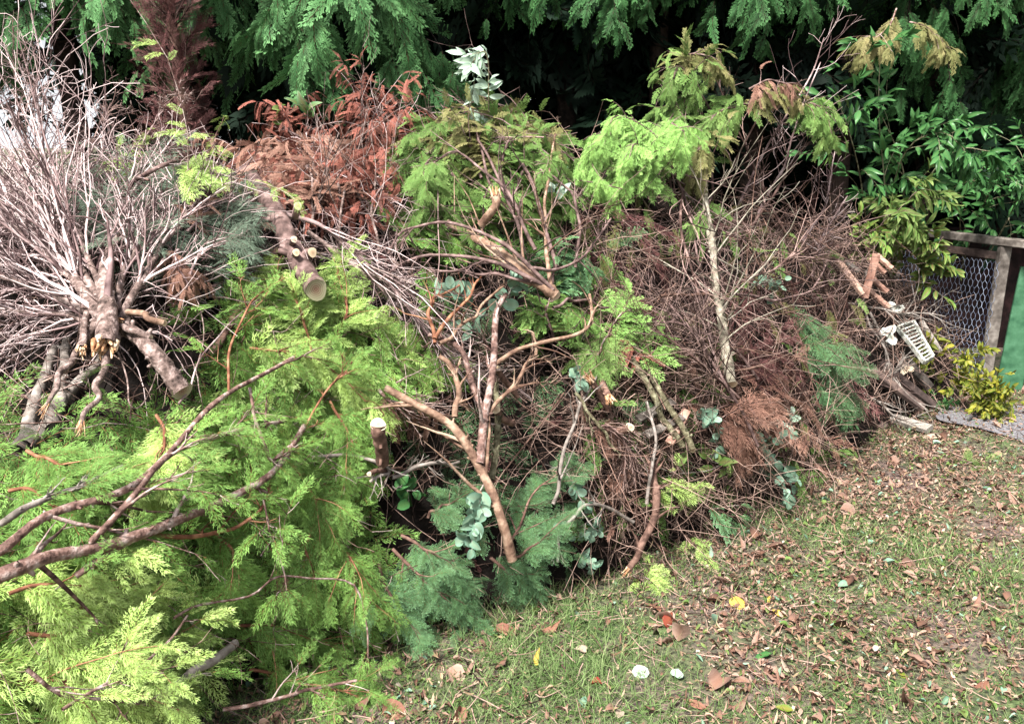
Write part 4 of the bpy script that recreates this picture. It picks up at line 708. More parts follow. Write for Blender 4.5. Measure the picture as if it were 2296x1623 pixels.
for (pts, l) in (([(1450, 1130, 0.19), (1458, 1080, 0.21), (1475, 1000, 0.19), (1450, 900, 0.17)], 'grey stem rising from the bent branch'), ([(1240, 1130, 0.15), (1260, 1040, 0.17), (1300, 920, 0.17), (1340, 840, 0.15)], 'thin grey stem left of the bent branch'),
     ([(1420, 1170, 0.12), (1340, 1130, 0.15), (1260, 1180, 0.15), (1250, 1260, 0.12)], 'thin arching twig over the eucalyptus at centre foot'), ([(1290, 880, 0.17), (1340, 950, 0.17), (1380, 1010, 0.15)], 'lichen spotted stem running down to the dead bundle'),
     ([(880, 1070, 0.15), (960, 1040, 0.17), (1030, 1035, 0.17)], 'thin grey stem across the dark gap at centre'), ([(700, 1025, 0.13), (800, 1020, 0.13), (870, 1050, 0.15), (830, 1080, 0.15)], 'thin grey stem poking out of the thuja into the gap')):
    br('grey_branch', l, 'branch', pts, .007, .005, 'b_lichen' if 'lichen' in l else 'b_grey', twigs=TW)
# birch-like pale stem on the right
br('pale_trunk', 'pale slim trunk propped upright right of centre', 'trunk', [(1640, 860, 0.29), (1630, 780, 0.29), (1618, 700, 0.29), (1603, 610, 0.29), (1590, 510, 0.27), (1578, 430, 0.25), (1572, 370, 4.2)], .021, .014, 'b_birch', cut0='cut', sides=14, stubs=5, jit=.006,
   twigs=[dict(n=26, lr=(.25, .6), ang=(40, 75), curl=.6, rr=.25), dict(n=4, lr=(.3, .5), K=5)])
for k, (pts, l) in enumerate((([(1480, 330, 3.9), (1530, 430, 0.27), (1560, 560, 0.23), (1600, 700, 0.21)], 'purple brown shoot dropping from the bright plume'), ([(1540, 380, 0.27), (1530, 520, 0.25), (1560, 640, 0.21), (1600, 760, 0.17)], 'purple brown shoot left of the pale trunk'),
     ([(1700, 850, 0.21), (1640, 780, 0.21), (1540, 730, 0.21), (1440, 720, 0.17)], 'brown stem slanting behind the foot of the pale trunk'), ([(1720, 980, 0.23), (1650, 880, 0.27), (1560, 800, 0.25), (1470, 740, 0.19)], 'dark stem running down right past the trunk foot'),
     ([(1700, 1000, 0.25), (1620, 850, 0.27), (1560, 760, 0.23), (1500, 680, 0.17)], 'dark stem longest beside the pale trunk foot'), ([(1640, 640, 0.25), (1740, 600, 0.27), (1800, 560, 0.25), (1850, 600, 0.19)], 'brown twig arching right of the pale trunk'),
     ([(1650, 660, 0.25), (1750, 670, 0.27), (1830, 640, 0.25), (1860, 560, 0.19)], 'long curved grey twig ending under the timber'))):
    br('brown_branch', l, 'branch', pts, .007, .004, 'b_putwig' if k % 2 else 'b_purple', twigs=W1)
# sparse standing tops on the right against the dark hedge
TOPS = [dict(n=16, lr=(.2, .45), ang=(40, 70), curl=.4, rr=.5, bias=(0, 0, .3)), dict(n=2, lr=(.3, .6), K=5)]
for pts, l in (([(1620, 560, 4.5), (1680, 400, 4.6), (1750, 280, 4.6), (1820, 170, 4.6), (1848, 85, 4.6)], 'tallest bare shoot with crooked tip at upper right'), ([(1700, 480, 4.6), (1760, 360, 4.6), (1800, 250, 4.6), (1840, 140, 4.65)], 'second tallest bare shoot beside the crooked tip'),
     ([(1800, 540, 4.7), (1850, 460, 4.7), (1860, 400, 4.7), (1872, 340, 4.7)], 'pale sparse shoot rightmost against the dark hedge'), ([(1560, 500, 4.5), (1640, 380, 4.6), (1690, 280, 4.6), (1750, 200, 4.6)], 'reddish twiggy shoot under the brown tipped spray'),
     ([(1760, 520, 4.6), (1700, 400, 4.6), (1660, 300, 4.6), (1600, 160, 4.6)], 'reddish shoot leaning left under the faded sprays'), ([(1680, 520, 4.5), (1740, 420, 4.55), (1800, 330, 4.6), (1870, 300, 4.6)], 'reddish shoot leaning right to the drooping spray'), ([(1820, 620, 4.7), (1840, 540, 4.7), (1900, 440, 4.75)], 'grey fork below the rightmost sparse shoot')):
    br('bare_shoot', l, 'shoot', pts, .008, .0025, 'b_putwig' if 'reddish' in l else 'b_twig', 'bare shoots standing up at the right of the heap', twigs=TOPS)
def plume(label, pts, mat, cnt, sc, TS=CYP, nm='cypress_bough', tint=(0, 1), g='cypress sprays standing on the heap crest', bk='b_purple', down=.5, r=.006, lr=(.3, .55)): return leafy(nm, label, 'bough', pts, r, TS, mat, cnt, sc, g, bk, 9, tint, down, lr)
plume('faded green spray highest of those at upper right', [(1600, 440, 4.5), (1590, 300, 4.5), (1560, 190, 4.5), (1540, 130, 4.4)], 'cyp', 20, (.1, .18))
plume('faded green spray arching right of the highest one', [(1560, 160, 4.5), (1540, 125, 4.45), (1590, 130, 4.4), (1620, 160, 4.35)], 'olive', 26, (.09, .15), tint=(.3, 1))
plume('faded green spray drooping left under the highest one', [(1600, 260, 4.5), (1550, 180, 4.4), (1520, 150, 4.35), (1505, 200, 4.3)], 'cyp', 26, (.09, .16))
plume('green spray on the left under the brown tipped one', [(1700, 230, 4.5), (1660, 240, 4.4), (1620, 250, 4.35), (1590, 280, 4.3)], 'cyp', 30, (.1, .18))
plume('spray with brown dead tip near the tall crooked shoot', [(1660, 260, 4.5), (1700, 220, 4.45), (1740, 200, 4.4), (1780, 210, 4.4)], 'olive', 34, (.09, .16), tint=(.4, 1))
plume('small tan dead spray topping the brown tipped one', [(1680, 200, 4.45), (1720, 180, 4.4), (1770, 190, 4.38)], 'tan', 16, (.08, .13), DEAD)
plume('green spray drooping at far right of the bare shoots', [(1760, 280, 4.6), (1810, 235, 4.5), (1850, 250, 4.45), (1865, 300, 4.4)], 'cyp', 36, (.1, .17))
plume('small green spray left of the pale trunk top', [(1560, 330, 4.3), (1520, 240, 4.35), (1510, 260, 4.3), (1490, 290, 4.25)], 'cyp', 24, (.1, .16))
plume('green and brown spray at the very top of the pale trunk', [(1600, 380, 4.25), (1590, 330, 4.2), (1560, 340, 4.15), (1540, 400, 4.1)], 'olive', 40, (.1, .18))
plume('small green spray fallen against the pale trunk', [(1600, 430, .25), (1580, 470, .28), (1565, 500, .26)], 'cyp', 18, (.08, .14))
# bright soft plume (1310-1560, 240-480): several boughs arching over left
SP = 'soft bright boughs of the big plume'
for pts, l, c_ in (([(1520, 420, 4.1), (1500, 320, 4.0), (1440, 270, 3.95), (1390, 260, 3.9), (1370, 320, 3.85)], 'arching bough forming the crown of the bright plume', 80), ([(1500, 400, 4.1), (1440, 320, 4.0), (1380, 300, 3.9), (1345, 350, 3.85), (1335, 400, 3.8)], 'arching bough forming the left flank of the bright plume', 80),
     ([(1500, 420, 4.1), (1460, 380, 3.9), (1410, 390, 3.85), (1385, 450, 3.8)], 'hanging bough at the lower left of the bright plume', 80), ([(1500, 340, 4.1), (1520, 270, 4.0), (1545, 290, 3.95), (1555, 350, 3.9)], 'hanging bough at the right of the bright plume', 60), ([(1480, 400, 4.0), (1450, 330, 3.88), (1420, 330, 3.84), (1420, 400, 3.8)], 'middle bough of the bright plume facing the viewer', 70)):
    leafy('cypress_bough', l, 'bough', [(q[0]-15, q[1]+5, q[2]) for q in pts], .006, THUJA, 'soft', c_*2, (.06, .11), SP, 'b_purple', 12, (0, 1), .5, (.22, .4))
# the olive green dome (900-1270, 270-520)
for pts, l, mt, c_, a in (([(1000, 380, 3.9), (960, 300, 3.85), (930, 330, 3.8), (915, 400, 3.75)], 'hanging bough leftmost on the green dome', 'cyp', 60, (0, .8)), ([(1020, 400, .1), (980, 340, .2), (950, 390, .22), (950, 470, .2)], 'long hanging tail at the left of the green dome', 'cyp', 60, (0, .7)),
     ([(1080, 400, .1), (1040, 310, .2), (1000, 290, .22), (960, 300, .2)], 'yellowing bough over the top of the green dome', 'olive', 60, (.3, 1)), ([(1100, 420, .1), (1080, 330, .2), (1060, 300, .2), (1030, 310, .2)], 'yellowing bough in the middle of the green dome', 'olive', 50, (.2, 1)),
     ([(1120, 400, .1), (1140, 320, .2), (1180, 310, .2), (1220, 350, .2)], 'green bough on the right slope of the dome', 'cyp', 60, (0, .8)), ([(1140, 460, .08), (1180, 380, .16), (1230, 370, .18), (1260, 430, .16)], 'green bough hanging at the right edge of the dome', 'cyp', 50, (0, .7)),
     ([(1080, 520, .06), (1090, 440, .12), (1110, 410, .12), (1140, 430, .12)], 'bright green bough seen through the crossing shoots', 'cyp', 50, (.3, 1)), ([(900, 560, .06), (930, 510, .12), (970, 500, .12), (1010, 530, .1)], 'green bough low left of the dome', 'thuja', 50, (0, .8)),
     ([(1230, 680, .08), (1240, 600, .14), (1270, 560, .14), (1290, 600, .12)], 'green bough behind the white sawn end', 'fir', 46, (.2, .9)), ([(1240, 760, .08), (1220, 710, .12), (1250, 670, .14), (1280, 720, .12)], 'green bough just below the white sawn end', 'thuja', 46, (0, .6))):
    leafy('cypress_bough', l, 'bough', pts, .006, CYP, mt, c_*2, (.08, .14), 'boughs of the green dome at the crest', 'b_purple', 9, a, .5)
# grey-green juniper boughs
for pts, l in (([(300, 520, .1), (280, 460, .14), (300, 410, .14), (350, 390, .1)], 'grey green bough left of the lime sprigs'), ([(420, 520, .1), (470, 460, .14), (520, 430, .14)], 'grey green bough pointing right under the lime sprigs'), ([(420, 640, .1), (450, 560, .14), (500, 520, .14)], 'grey green bough lowest beside the pale twigs'), ([(250, 580, .1), (290, 540, .14), (350, 500, .14)], 'grey green bough deep among the pale twigs')):
    leafy('juniper_bough', l, 'bough', pts, .005, NEEDLE, 'grey', 44, (.13, .22), 'grey green juniper boughs at upper left', 'b_twig', 9, (.2, 1), .3)
leafy('juniper_bough', 'tan dead bough between the grey green ones', 'bough', [(400, 500, .1), (440, 450, .13), (480, 420, .12)], .005, DEAD, 'tan', 80, (.05, .09), None, 'b_twig')
leafy('dead_bough', 'tan dead bough dangling above the dark gap at left', 'bough', [(400, 560, .12), (400, 600, .14), (415, 650, .12)], .004, DEAD, 'tan', 70, (.05, .08), None, 'b_twig', 6, (0, .5))
# single small pieces right of centre
leafy('thuja_sprig', 'light thuja sprig standing right of the white sawn end', 'sprig', [(1350, 800, .1), (1370, 740, .16), (1395, 700, .18), (1405, 690, .18)], .004, LACE, 'soft', 36, (.09, .15))
leafy('thuja_sprig', 'light thuja sprig hanging under the standing one', 'sprig', [(1370, 740, .14), (1350, 780, .16), (1330, 820, .15)], .004, LACE, 'cyp', 30, (.09, .15), tint=(.4, 1))
leafy('thuja_sprig', 'small thuja sprig beside the dark red dead tip', 'sprig', [(1450, 820, .1), (1465, 790, .13), (1480, 770, .13)], .003, LACE, 'soft', 18, (.07, .12))
leafy('thuja_sprig', 'yellow green sprig at the right foot near the lawn', 'sprig', [(1450, 1100, .12), (1500, 1085, .15), (1540, 1095, .14)], .004, LACE, 'lime', 26, (.08, .13))
leafy('thuja_sprig', 'lime sprig lying on the lawn edge below the bent branch', 'sprig', [(1420, 1290, .04), (1445, 1300, .05), (1470, 1310, .04)], .003, LACE, 'lime', 18, (.07, .11))
leafy('thuja_sprig', 'lime sprig on the litter right of the bent branch', 'sprig', [(1540, 1200, .03), (1560, 1230, .05), (1590, 1260, .04)], .003, LACE, 'lime', 20, (.07, .11))
leafy('thuja_sprig', 'green sprig lying on the lawn beside the asphalt', 'sprig', [(2140, 1045, .03), (2170, 1040, .04), (2200, 1055, .03)], .003, LACE, 'cyp', 18, (.1, .15))
leafy('dead_bough', 'dark red dead tip left of the lichen log', 'sprig', [(1440, 800, .12), (1420, 780, .15), (1400, 770, .14)], .003, DEAD, 'rust', 12, (.06, .1))
leafy('dead_bough', 'feathery pinkish dead bough pointing right to the lawn', 'bough', [(1590, 930, .16), (1660, 905, .2), (1730, 900, .2), (1810, 885, .16)], .005, NEEDLE, 'tan', 70, (.14, .24), None, 'b_putwig', 9, (0, .8))
leafy('dead_bough', 'feathery pinkish dead bough hanging beneath the other', 'bough', [(1580, 940, .14), (1640, 950, .18), (1690, 980, .16)], .005, NEEDLE, 'tan', 60, (.14, .24), None, 'b_putwig', 9, (0, .6))
leafy('dead_bough', 'feathery brown bough above the pointing pinkish one', 'bough', [(1640, 850, .14), (1700, 800, .16), (1760, 790, .14)], .005, NEEDLE, 'maroon', 60, (.14, .22), None, 'b_putwig', 9, (.3, 1))
br('dead_bough', 'drooping bundle of pink dead twigs at centre right foot', 'bough', [(1310, 960, .12), (1360, 955, .16), (1400, 985, .16), (1400, 1060, .12)], .006, .003, 'b_putwig', twigs=[dict(n=60, lr=(.4, .8), ang=(15, 50), curl=.4, bias=(0, 0, -1.3), rr=.35), dict(n=3, lr=(.3, .5), K=5)], leaves=dict(TS=NEEDLE, mat='tan', cnt=24, sc=(.1, .18), tint=(0, .6), down=.8))
br('dead_bough', 'brown dead branchlets fanning right of the white stump', 'bough', [(850, 875, .12), (880, 900, .16), (930, 910, .16), (1000, 930, .14)], .006, .003, 'b_red', twigs=[dict(n=36, lr=(.3, .7), ang=(8, 30), curl=.4, rr=.4), dict(n=3, lr=(.3, .5), K=5)], leaves=dict(TS=DEAD, mat='tan', cnt=16, sc=(.08, .13), tint=(0, .4)))
leafy('spruce_bough', 'blue green bushy bough at the right end of the heap', 'bough', [(1790, 740, .1), (1830, 770, .18), (1860, 820, .18), (1880, 880, .14)], .006, FIR, 'fir', 90, (.12, .2), 'blue green boughs at the right end', 'b_brown', 10, (.1, .8))
leafy('spruce_bough', 'green bough drooping under the blue green one', 'bough', [(1820, 850, .1), (1860, 890, .14), (1900, 930, .1)], .006, CYP, 'fir', 60, (.1, .17), 'blue green boughs at the right end', 'b_brown', 8, (.2, .8))
leafy('spruce_bough', 'blue green bough highest of those at right end', 'bough', [(1760, 700, .1), (1810, 710, .14), (1840, 750, .14)], .006, FIR, 'fir', 50, (.1, .17), 'blue green boughs at the right end', 'b_brown', 8, (.1, .7))
leafy('thuja_sprig', 'low green sprig on the lawn under the fanned eucalyptus', 'sprig', [(1580, 1130, .06), (1620, 1150, .08), (1650, 1160, .05)], .003, CYP, 'fir', 24, (.08, .13))
leafy('thuja_sprig', 'dark green sprig on the litter right of the eucalyptus', 'sprig', [(1800, 1000, .04), (1840, 1005, .06), (1880, 1010, .04)], .003, CYP, 'thuja', 24, (.08, .13), tint=(0, .4))
# broad leaf sprigs
def leafsprig(name, label, cat, pts, r, TS, mat, cnt, sc, g=None, bk='b_grey', level=1, tw=6, up=(0, -1.2, .35), pairs=False, lr=(.25, .45), **k):
    return br(name, label, cat, pts, r, .0015, bk, g, twigs=[dict(n=tw, lr=lr, ang=(30, 60))], leaves=[dict(TS=TS, mat=mat, cnt=cnt//2, sc=sc, up=up, nm='leaves', tilt=.5, ang=60, tipn=1, s0=.05), dict(TS=TS, mat=mat, cnt=cnt//2, sc=sc, up=up, nm='leaves', level=level, tilt=.5, ang=60, tipn=1)], **k)
EU = 'eucalyptus sprigs with round blue green leaves'
leafsprig('eucalyptus_sprig', 'eucalyptus sprig hanging over the long forked branch end', 'sprig', [(1085, 1085, .28), (1070, 1120, .28), (1062, 1160, .27), (1055, 1195, .26)], .003, ROUND, 'euc', 46, (.04, .06), EU, tw=4, lr=(.4, .7))
leafsprig('eucalyptus_sprig', 'eucalyptus sprig of six leaves in a rosette', 'sprig', [(1300, 865, .2), (1295, 845, .2), (1292, 830, .2)], .002, ROUND, 'euc', 14, (.045, .055), EU, tw=2)
leafsprig('eucalyptus_sprig', 'eucalyptus sprig drooping right of the fir boughs', 'sprig', [(1270, 1060, .12), (1300, 1110, .14), (1330, 1150, .14), (1345, 1190, .12)], .0025, ROUND, 'euc', 43, (.035, .05), EU, tw=4, lr=(.4, .7))
leafsprig('eucalyptus_sprig', 'small eucalyptus sprig on the lawn below the drooping one', 'sprig', [(1300, 1240, .03), (1315, 1260, .04), (1325, 1275, .03)], .002, ROUND, 'euc', 16, (.035, .045), EU, tw=2)
leafsprig('eucalyptus_sprig', 'large eucalyptus sprig fanned out at right foot of heap', 'sprig', [(1680, 960, .16), (1710, 1000, .18), (1735, 1040, .18), (1760, 1070, .16)], .003, ROUND, 'euc', 54, (.045, .065), EU, tw=5, lr=(.4, .7))
leafsprig('eucalyptus_sprig', 'pale eucalyptus sprig pointing up above the fanned one', 'sprig', [(1730, 990, .14), (1755, 965, .16), (1785, 940, .15)], .0025, ROUND, 'silver', 21, (.045, .06), EU, tw=3)
leafsprig('eucalyptus_sprig', 'eucalyptus sprig near the brown sprays right of pale trunk', 'sprig', [(1690, 640, .16), (1720, 625, .18), (1745, 640, .16)], .0025, ROUND, 'euc', 28, (.04, .055), EU, tw=4)
leafsprig('eucalyptus_sprig', 'eucalyptus sprig beneath the lichen covered log end', 'sprig', [(1580, 910, .12), (1585, 950, .14), (1610, 1000, .12)], .0025, ROUND, 'euc', 21, (.04, .055), EU, tw=3)
leafsprig('eucalyptus_sprig', 'three blue green leaves on litter under the fanned eucalyptus', 'sprig', [(1735, 1130, .03), (1755, 1120, .04), (1775, 1125, .03)], .002, ROUND, 'euc', 10, (.04, .05), EU, tw=1)
leafsprig('broadleaf_sprig', 'big pale round leaves behind the tan twigs at centre', 'sprig', [(1060, 700, .1), (1030, 670, .16), (1000, 655, .16)], .003, ROUND, 'euc', 8, (.07, .10), None, tw=2)
leafsprig('broadleaf_sprig', 'blue green oval leaves around the top of the upright stem', 'sprig', [(1110, 700, .18), (1140, 660, .2), (1165, 630, .2)], .003, ROUND, 'euc', 14, (.05, .075), None, tw=3)
leafsprig('broadleaf_sprig', 'two dull green leaves left of the upright stem', 'sprig', [(1080, 760, .1), (1050, 735, .14), (1030, 730, .14)], .002, OVAL, 'euc', 5, (.06, .08), None, tw=1)
leafsprig('broadleaf_sprig', 'glossy dark leaves in the shadow at centre foot', 'sprig', [(880, 1090, .02), (910, 1100, .04), (950, 1105, .02)], .003, ROUND, 'laurel', 10, (.05, .07), None, tw=2)
leafsprig('broadleaf_sprig', 'hanging spray of silvery leaves against the dark hedge', 'sprig', [(1096, 250, 3.8), (1096, 180, 3.8), (1092, 122, 3.8), (1075, 125, 3.78), (1065, 170, 3.76), (1055, 240, 3.75)], .003, LANCE, 'silver', 60, (.06, .095), None, 'b_lichen', tw=5, lr=(.1, .2))
leafsprig('broadleaf_sprig', 'pale torn leaf and stalk right of the green dome', 'sprig', [(1270, 480, .16), (1250, 450, .18), (1240, 425, .18)], .003, OVAL, 'silver', 5, (.06, .08), None, 'b_lichen', tw=1)
leafsprig('broadleaf_sprig', 'pale leaf caught on the crest below the silvery spray', 'sprig', [(1080, 290, 3.85), (1075, 270, 3.85)], .002, OVAL, 'silver', 3, (.06, .08), None, tw=1)
leafsprig('broadleaf_sprig', 'round green leaf on a stalk left of the rust tips', 'sprig', [(640, 280, 4.0), (635, 255, 4.0), (632, 236, 4.0)], .0015, ROUND, 'cyp', 2, (.05, .06), None, tw=1)
leafsprig('broadleaf_sprig', 'two glossy leaves in front of the hedge beside the rust tips', 'sprig', [(720, 290, 4.0), (690, 260, 4.0), (680, 240, 4.0)], .002, OVAL, 'fir', 5, (.1, .13), None, tw=1)
leafsprig('broadleaf_sprig', 'green oval leaves under the oval sawn end', 'sprig', [(1640, 1030, .08), (1600, 1050, .1), (1480, 1070, .08)], .003, OVAL, 'cyp', 16, (.05, .09), None, tw=4)
# ------------------------------------------------------------------ conifers of the hedge
def tube_mesh(pts, r0, r1, n=20, sides=9, jit=.004):
    mb = MB(); p = spline(np.array(pts, float), n, jit); tubes(mb, p[None], np.linspace(r0, r1, n)[None]*(1+.06*rng.normal(size=n)), sides); return mb
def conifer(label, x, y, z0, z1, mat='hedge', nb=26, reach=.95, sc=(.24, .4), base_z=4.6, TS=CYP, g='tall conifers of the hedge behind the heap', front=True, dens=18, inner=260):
    if mat == 'hedge' and x > -.6: mat = 'hedgeshade'  # right-hand conifers take the copy with shade painted in
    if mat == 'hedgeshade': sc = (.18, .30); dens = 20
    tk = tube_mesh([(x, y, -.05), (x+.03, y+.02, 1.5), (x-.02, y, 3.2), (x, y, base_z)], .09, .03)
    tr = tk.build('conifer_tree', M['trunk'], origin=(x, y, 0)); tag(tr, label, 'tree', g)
    z = np.sort(U(z0, z1, nb)); ph = U(-.95, .95, nb)*math.pi*.5 - math.pi/2
    ph = np.where(rng.random(nb) < .2, U(0, 2*math.pi, nb), ph)
    L = reach*U(.6, 1.1, nb); d = np.stack([np.cos(ph), np.sin(ph), U(-.05, .5, nb)], -1)
    G = grow(np.stack([np.full(nb, x), np.full(nb, y), z], -1), d, L, 9, .5, .2, (0, 0, -1.1)); R = taper(.010, .002, nb, 9)
    g2, r2 = kids(G, R, 6, (.3, .55), (30, 60), s0=.3, K=6, bias=(0, 0, -.8), flat=(1, 1, .3))
    mb = MB(); tubes(mb, G, R, 5); tubes(mb, g2, r2, 3, tint=None); limbs = mb.build('limb', M['trunk'], tr)
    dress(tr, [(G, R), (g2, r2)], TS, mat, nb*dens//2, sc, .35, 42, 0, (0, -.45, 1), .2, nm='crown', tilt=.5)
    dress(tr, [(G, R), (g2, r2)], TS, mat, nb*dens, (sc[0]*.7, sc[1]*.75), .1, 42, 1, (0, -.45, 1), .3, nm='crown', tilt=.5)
    # the dense inside of the crown, its shade put into the leaf colour
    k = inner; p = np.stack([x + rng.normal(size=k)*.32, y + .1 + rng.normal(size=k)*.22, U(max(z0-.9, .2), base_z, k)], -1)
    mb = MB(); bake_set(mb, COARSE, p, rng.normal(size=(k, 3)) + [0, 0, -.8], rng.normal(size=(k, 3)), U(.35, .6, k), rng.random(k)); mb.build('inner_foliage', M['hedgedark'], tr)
    return tr
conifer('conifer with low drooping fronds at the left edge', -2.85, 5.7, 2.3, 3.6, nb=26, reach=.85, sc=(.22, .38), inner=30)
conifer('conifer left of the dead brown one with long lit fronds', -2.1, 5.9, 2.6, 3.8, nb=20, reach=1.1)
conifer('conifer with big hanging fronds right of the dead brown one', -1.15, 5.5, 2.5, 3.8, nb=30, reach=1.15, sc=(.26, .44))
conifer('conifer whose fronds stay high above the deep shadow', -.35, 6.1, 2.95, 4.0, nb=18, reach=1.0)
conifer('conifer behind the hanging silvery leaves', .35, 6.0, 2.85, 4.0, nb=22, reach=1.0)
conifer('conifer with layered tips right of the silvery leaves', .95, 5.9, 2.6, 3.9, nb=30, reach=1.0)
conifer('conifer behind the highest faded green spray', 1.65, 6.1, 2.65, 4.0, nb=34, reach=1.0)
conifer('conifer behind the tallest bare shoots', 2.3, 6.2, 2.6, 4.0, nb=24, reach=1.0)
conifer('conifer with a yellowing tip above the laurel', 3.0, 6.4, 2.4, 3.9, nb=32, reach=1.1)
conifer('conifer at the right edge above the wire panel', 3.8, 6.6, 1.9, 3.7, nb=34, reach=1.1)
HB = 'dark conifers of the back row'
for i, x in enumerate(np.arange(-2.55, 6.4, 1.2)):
    conifer(['back row conifer behind the dead brown tree', 'back row conifer behind the hanging fronds', 'back row conifer in the deepest shadow', 'back row conifer behind the silvery spray', 'back row conifer behind the layered tips', 'back row conifer behind the faded sprays', 'back row conifer behind the bare shoots', 'back row conifer behind the laurel'][i], float(x), 7.2 + .2*math.sin(5*i), .6, 4.6, 'hedgedark', 26, .9, (.35, .6), 5.2, TS=COARSE, g=HB, inner=750, dens=12)  # back row leaves use the dark colour that stands in for shade
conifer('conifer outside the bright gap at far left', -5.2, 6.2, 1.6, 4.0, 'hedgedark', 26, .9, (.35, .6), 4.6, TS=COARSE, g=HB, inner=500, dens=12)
# dead brown conifer column
x, y = -1.78, 4.8
tr = tube_mesh([(x, y, 0), (x+.02, y, 1.2), (x-.03, y, 2.6)], .045, .02).build('dead_tree', M['b_brown'], origin=(x, y, 0)); tag(tr, 'narrow dead brown conifer standing between green ones', 'tree')
nb = 190; z = U(.8, 2.75, nb); ph = U(0, 6.28, nb)
G = grow(np.stack([x + 0*z, y + 0*z, z], -1), np.stack([np.cos(ph), np.sin(ph), np.full(nb, 1.1)], -1), U(.12, .26, nb), 7, .5, .3); R = taper(.004, .0015, nb, 7)
g2, r2 = kids(G, R, 6, (.3, .6), K=5); mb = MB(); tubes(mb, G, R, 4); tubes(mb, g2, r2, 3); mb.build('limb', M['b_putwig'], tr)
dress(tr, [(G, R), (g2, r2)], NEEDLE, 'maroon', 1500, (.08, .15), .2, 35, 0, (0, -.6, .6), -.2, nm='crown', tilt=.6, tipn=1)
# yellowing tips on the conifer above the laurel
leafy('conifer_frond', 'yellow orange frond hanging above the laurel', 'frond', [(2010, 20, 5.3), (1990, 60, 5.2), (1960, 90, 5.15), (1935, 120, 5.1)], .005, CYP, 'olive', 30, (.1, .17), 'yellowing conifer fronds at upper right', 'b_red', 7, (.6, 1), .4)
leafy('conifer_frond', 'yellowish frond pointing right above the laurel', 'frond', [(2040, 50, 5.3), (2090, 70, 5.2), (2130, 110, 5.15)], .005, CYP, 'olive', 24, (.1, .16), 'yellowing conifer fronds at upper right', 'b_red', 7, (.5, 1), .4)

# ------------------------------------------------------------------ laurel and privet shrubs
def shrub(label, cat_name, stems, mat, TS, nleaf, sc, bk='b_lichen', g=None, rad_=.006, tw=10, lr=(.3, .6), kids2=4, up=(0, -.7, .7)):
    Pt = np.stack([spline(np.array(s), 12, .01) for s in stems]); R = taper(rad_, .002, len(stems), 12)
    g2, r2 = kids(Pt, R, tw, lr, (25, 60), K=7, bias=(0, -.2, -.4)); mb = MB(); tubes(mb, Pt, R, 6); tubes(mb, g2, r2, 4)
    o = mb.build(cat_name, M[bk], origin=Pt[0, 0]); tag(o, label, 'shrub', g)
    dress(o, [(Pt, R), (g2, r2)], TS, mat, nleaf, sc, .15, 55, 1, up, .3, nm='leaves', tilt=.5, tipn=3)
    dress(o, [(Pt, R)], TS, mat, nleaf//4, sc, .3, 55, 0, up, .3, nm='leaves', tilt=.5, tipn=2)
    return o
A = at
shrub('dark laurel shoots climbing in front of the hedge', 'laurel_shrub', [[A(2000, 700, 5.8), A(1985, 450, 5.5), A(1970, 250, 5.3), A(1975, 100, 5.2)], [A(1960, 650, 5.8), A(1930, 420, 5.5), A(1900, 300, 5.3), A(1875, 220, 5.2)], [A(2020, 600, 5.8), A(2030, 400, 5.5), A(2000, 300, 5.3), A(1960, 230, 5.25)]], 'laurel', LANCE, 150, (.09, .14), tw=8, lr=(.15, .3))
shrub('laurel branch with pale sheen arching towards the wire panel', 'laurel_shrub', [[A(1990, 560, 5.8), A(2000, 420, 5.5), A(2040, 330, 5.3), A(2120, 300, 5.1), A(2170, 350, 5.0)], [A(2000, 560, 5.8), A(2080, 400, 5.4), A(2150, 330, 5.2), A(2220, 340, 5.1)]], 'laurel', LANCE, 190, (.08, .13), tw=9, lr=(.15, .3))
shrub('yellow green laurel clump above the top rail of the panel', 'laurel_shrub', [[A(2000, 620, 5.6), A(2020, 500, 5.3), A(2050, 430, 5.1), A(2110, 430, 5.0)], [A(1980, 600, 5.6), A(1990, 520, 5.3), A(2010, 470, 5.1), A(2040, 480, 5.0)]], 'cyp', LANCE, 150, (.08, .12), tw=9, lr=(.2, .35))
shrub('mid green laurel thicket at right edge over the panel', 'laurel_shrub', [[A(2150, 620, 6.2), A(2190, 500, 5.8), A(2220, 420, 5.5), A(2250, 380, 5.3)], [A(2160, 600, 6.2), A(2150, 480, 5.8), A(2170, 420, 5.5), A(2190, 400, 5.3)], [A(2200, 600, 6.2), A(2270, 480, 5.7), A(2300, 400, 5.4), A(2310, 350, 5.3)]], 'laurel', LANCE, 300, (.07, .11), tw=12, lr=(.2, .4))
shrub('green leafy shrub between the laurel and the pink timber', 'laurel_shrub', [[A(1960, 720, 5.6), A(1940, 620, 5.4), A(1930, 560, 5.3), A(1950, 510, 5.2)], [A(2000, 720, 5.7), A(2000, 620, 5.4), A(2010, 560, 5.3), A(2050, 540, 5.2)], [A(2060, 720, 5.6), A(2060, 640, 5.3), A(2070, 600, 5.2), A(2100, 590, 5.1)]], 'thuja', OVAL, 260, (.06, .10), tw=10, lr=(.25, .5))
gq = lambda x, y: ground(x, y)
shrub('yellow green privet growing at the foot of the wire panel', 'privet_shrub', [[gq(2120, 900), A(2110, 860, 5.0), A(2090, 820, 4.95), A(2080, 800, 4.9)], [gq(2150, 920), A(2150, 870, 4.9), A(2150, 840, 4.8), A(2160, 800, 4.8)], [gq(2200, 940), A(2200, 900, 4.8), A(2200, 870, 4.7), A(2190, 850, 4.7)], [gq(2250, 950), A(2250, 915, 4.75), A(2240, 890, 4.7), A(2225, 880, 4.65)]], 'privet', OVAL, 420, (.04, .07), tw=10, lr=(.4, .8))
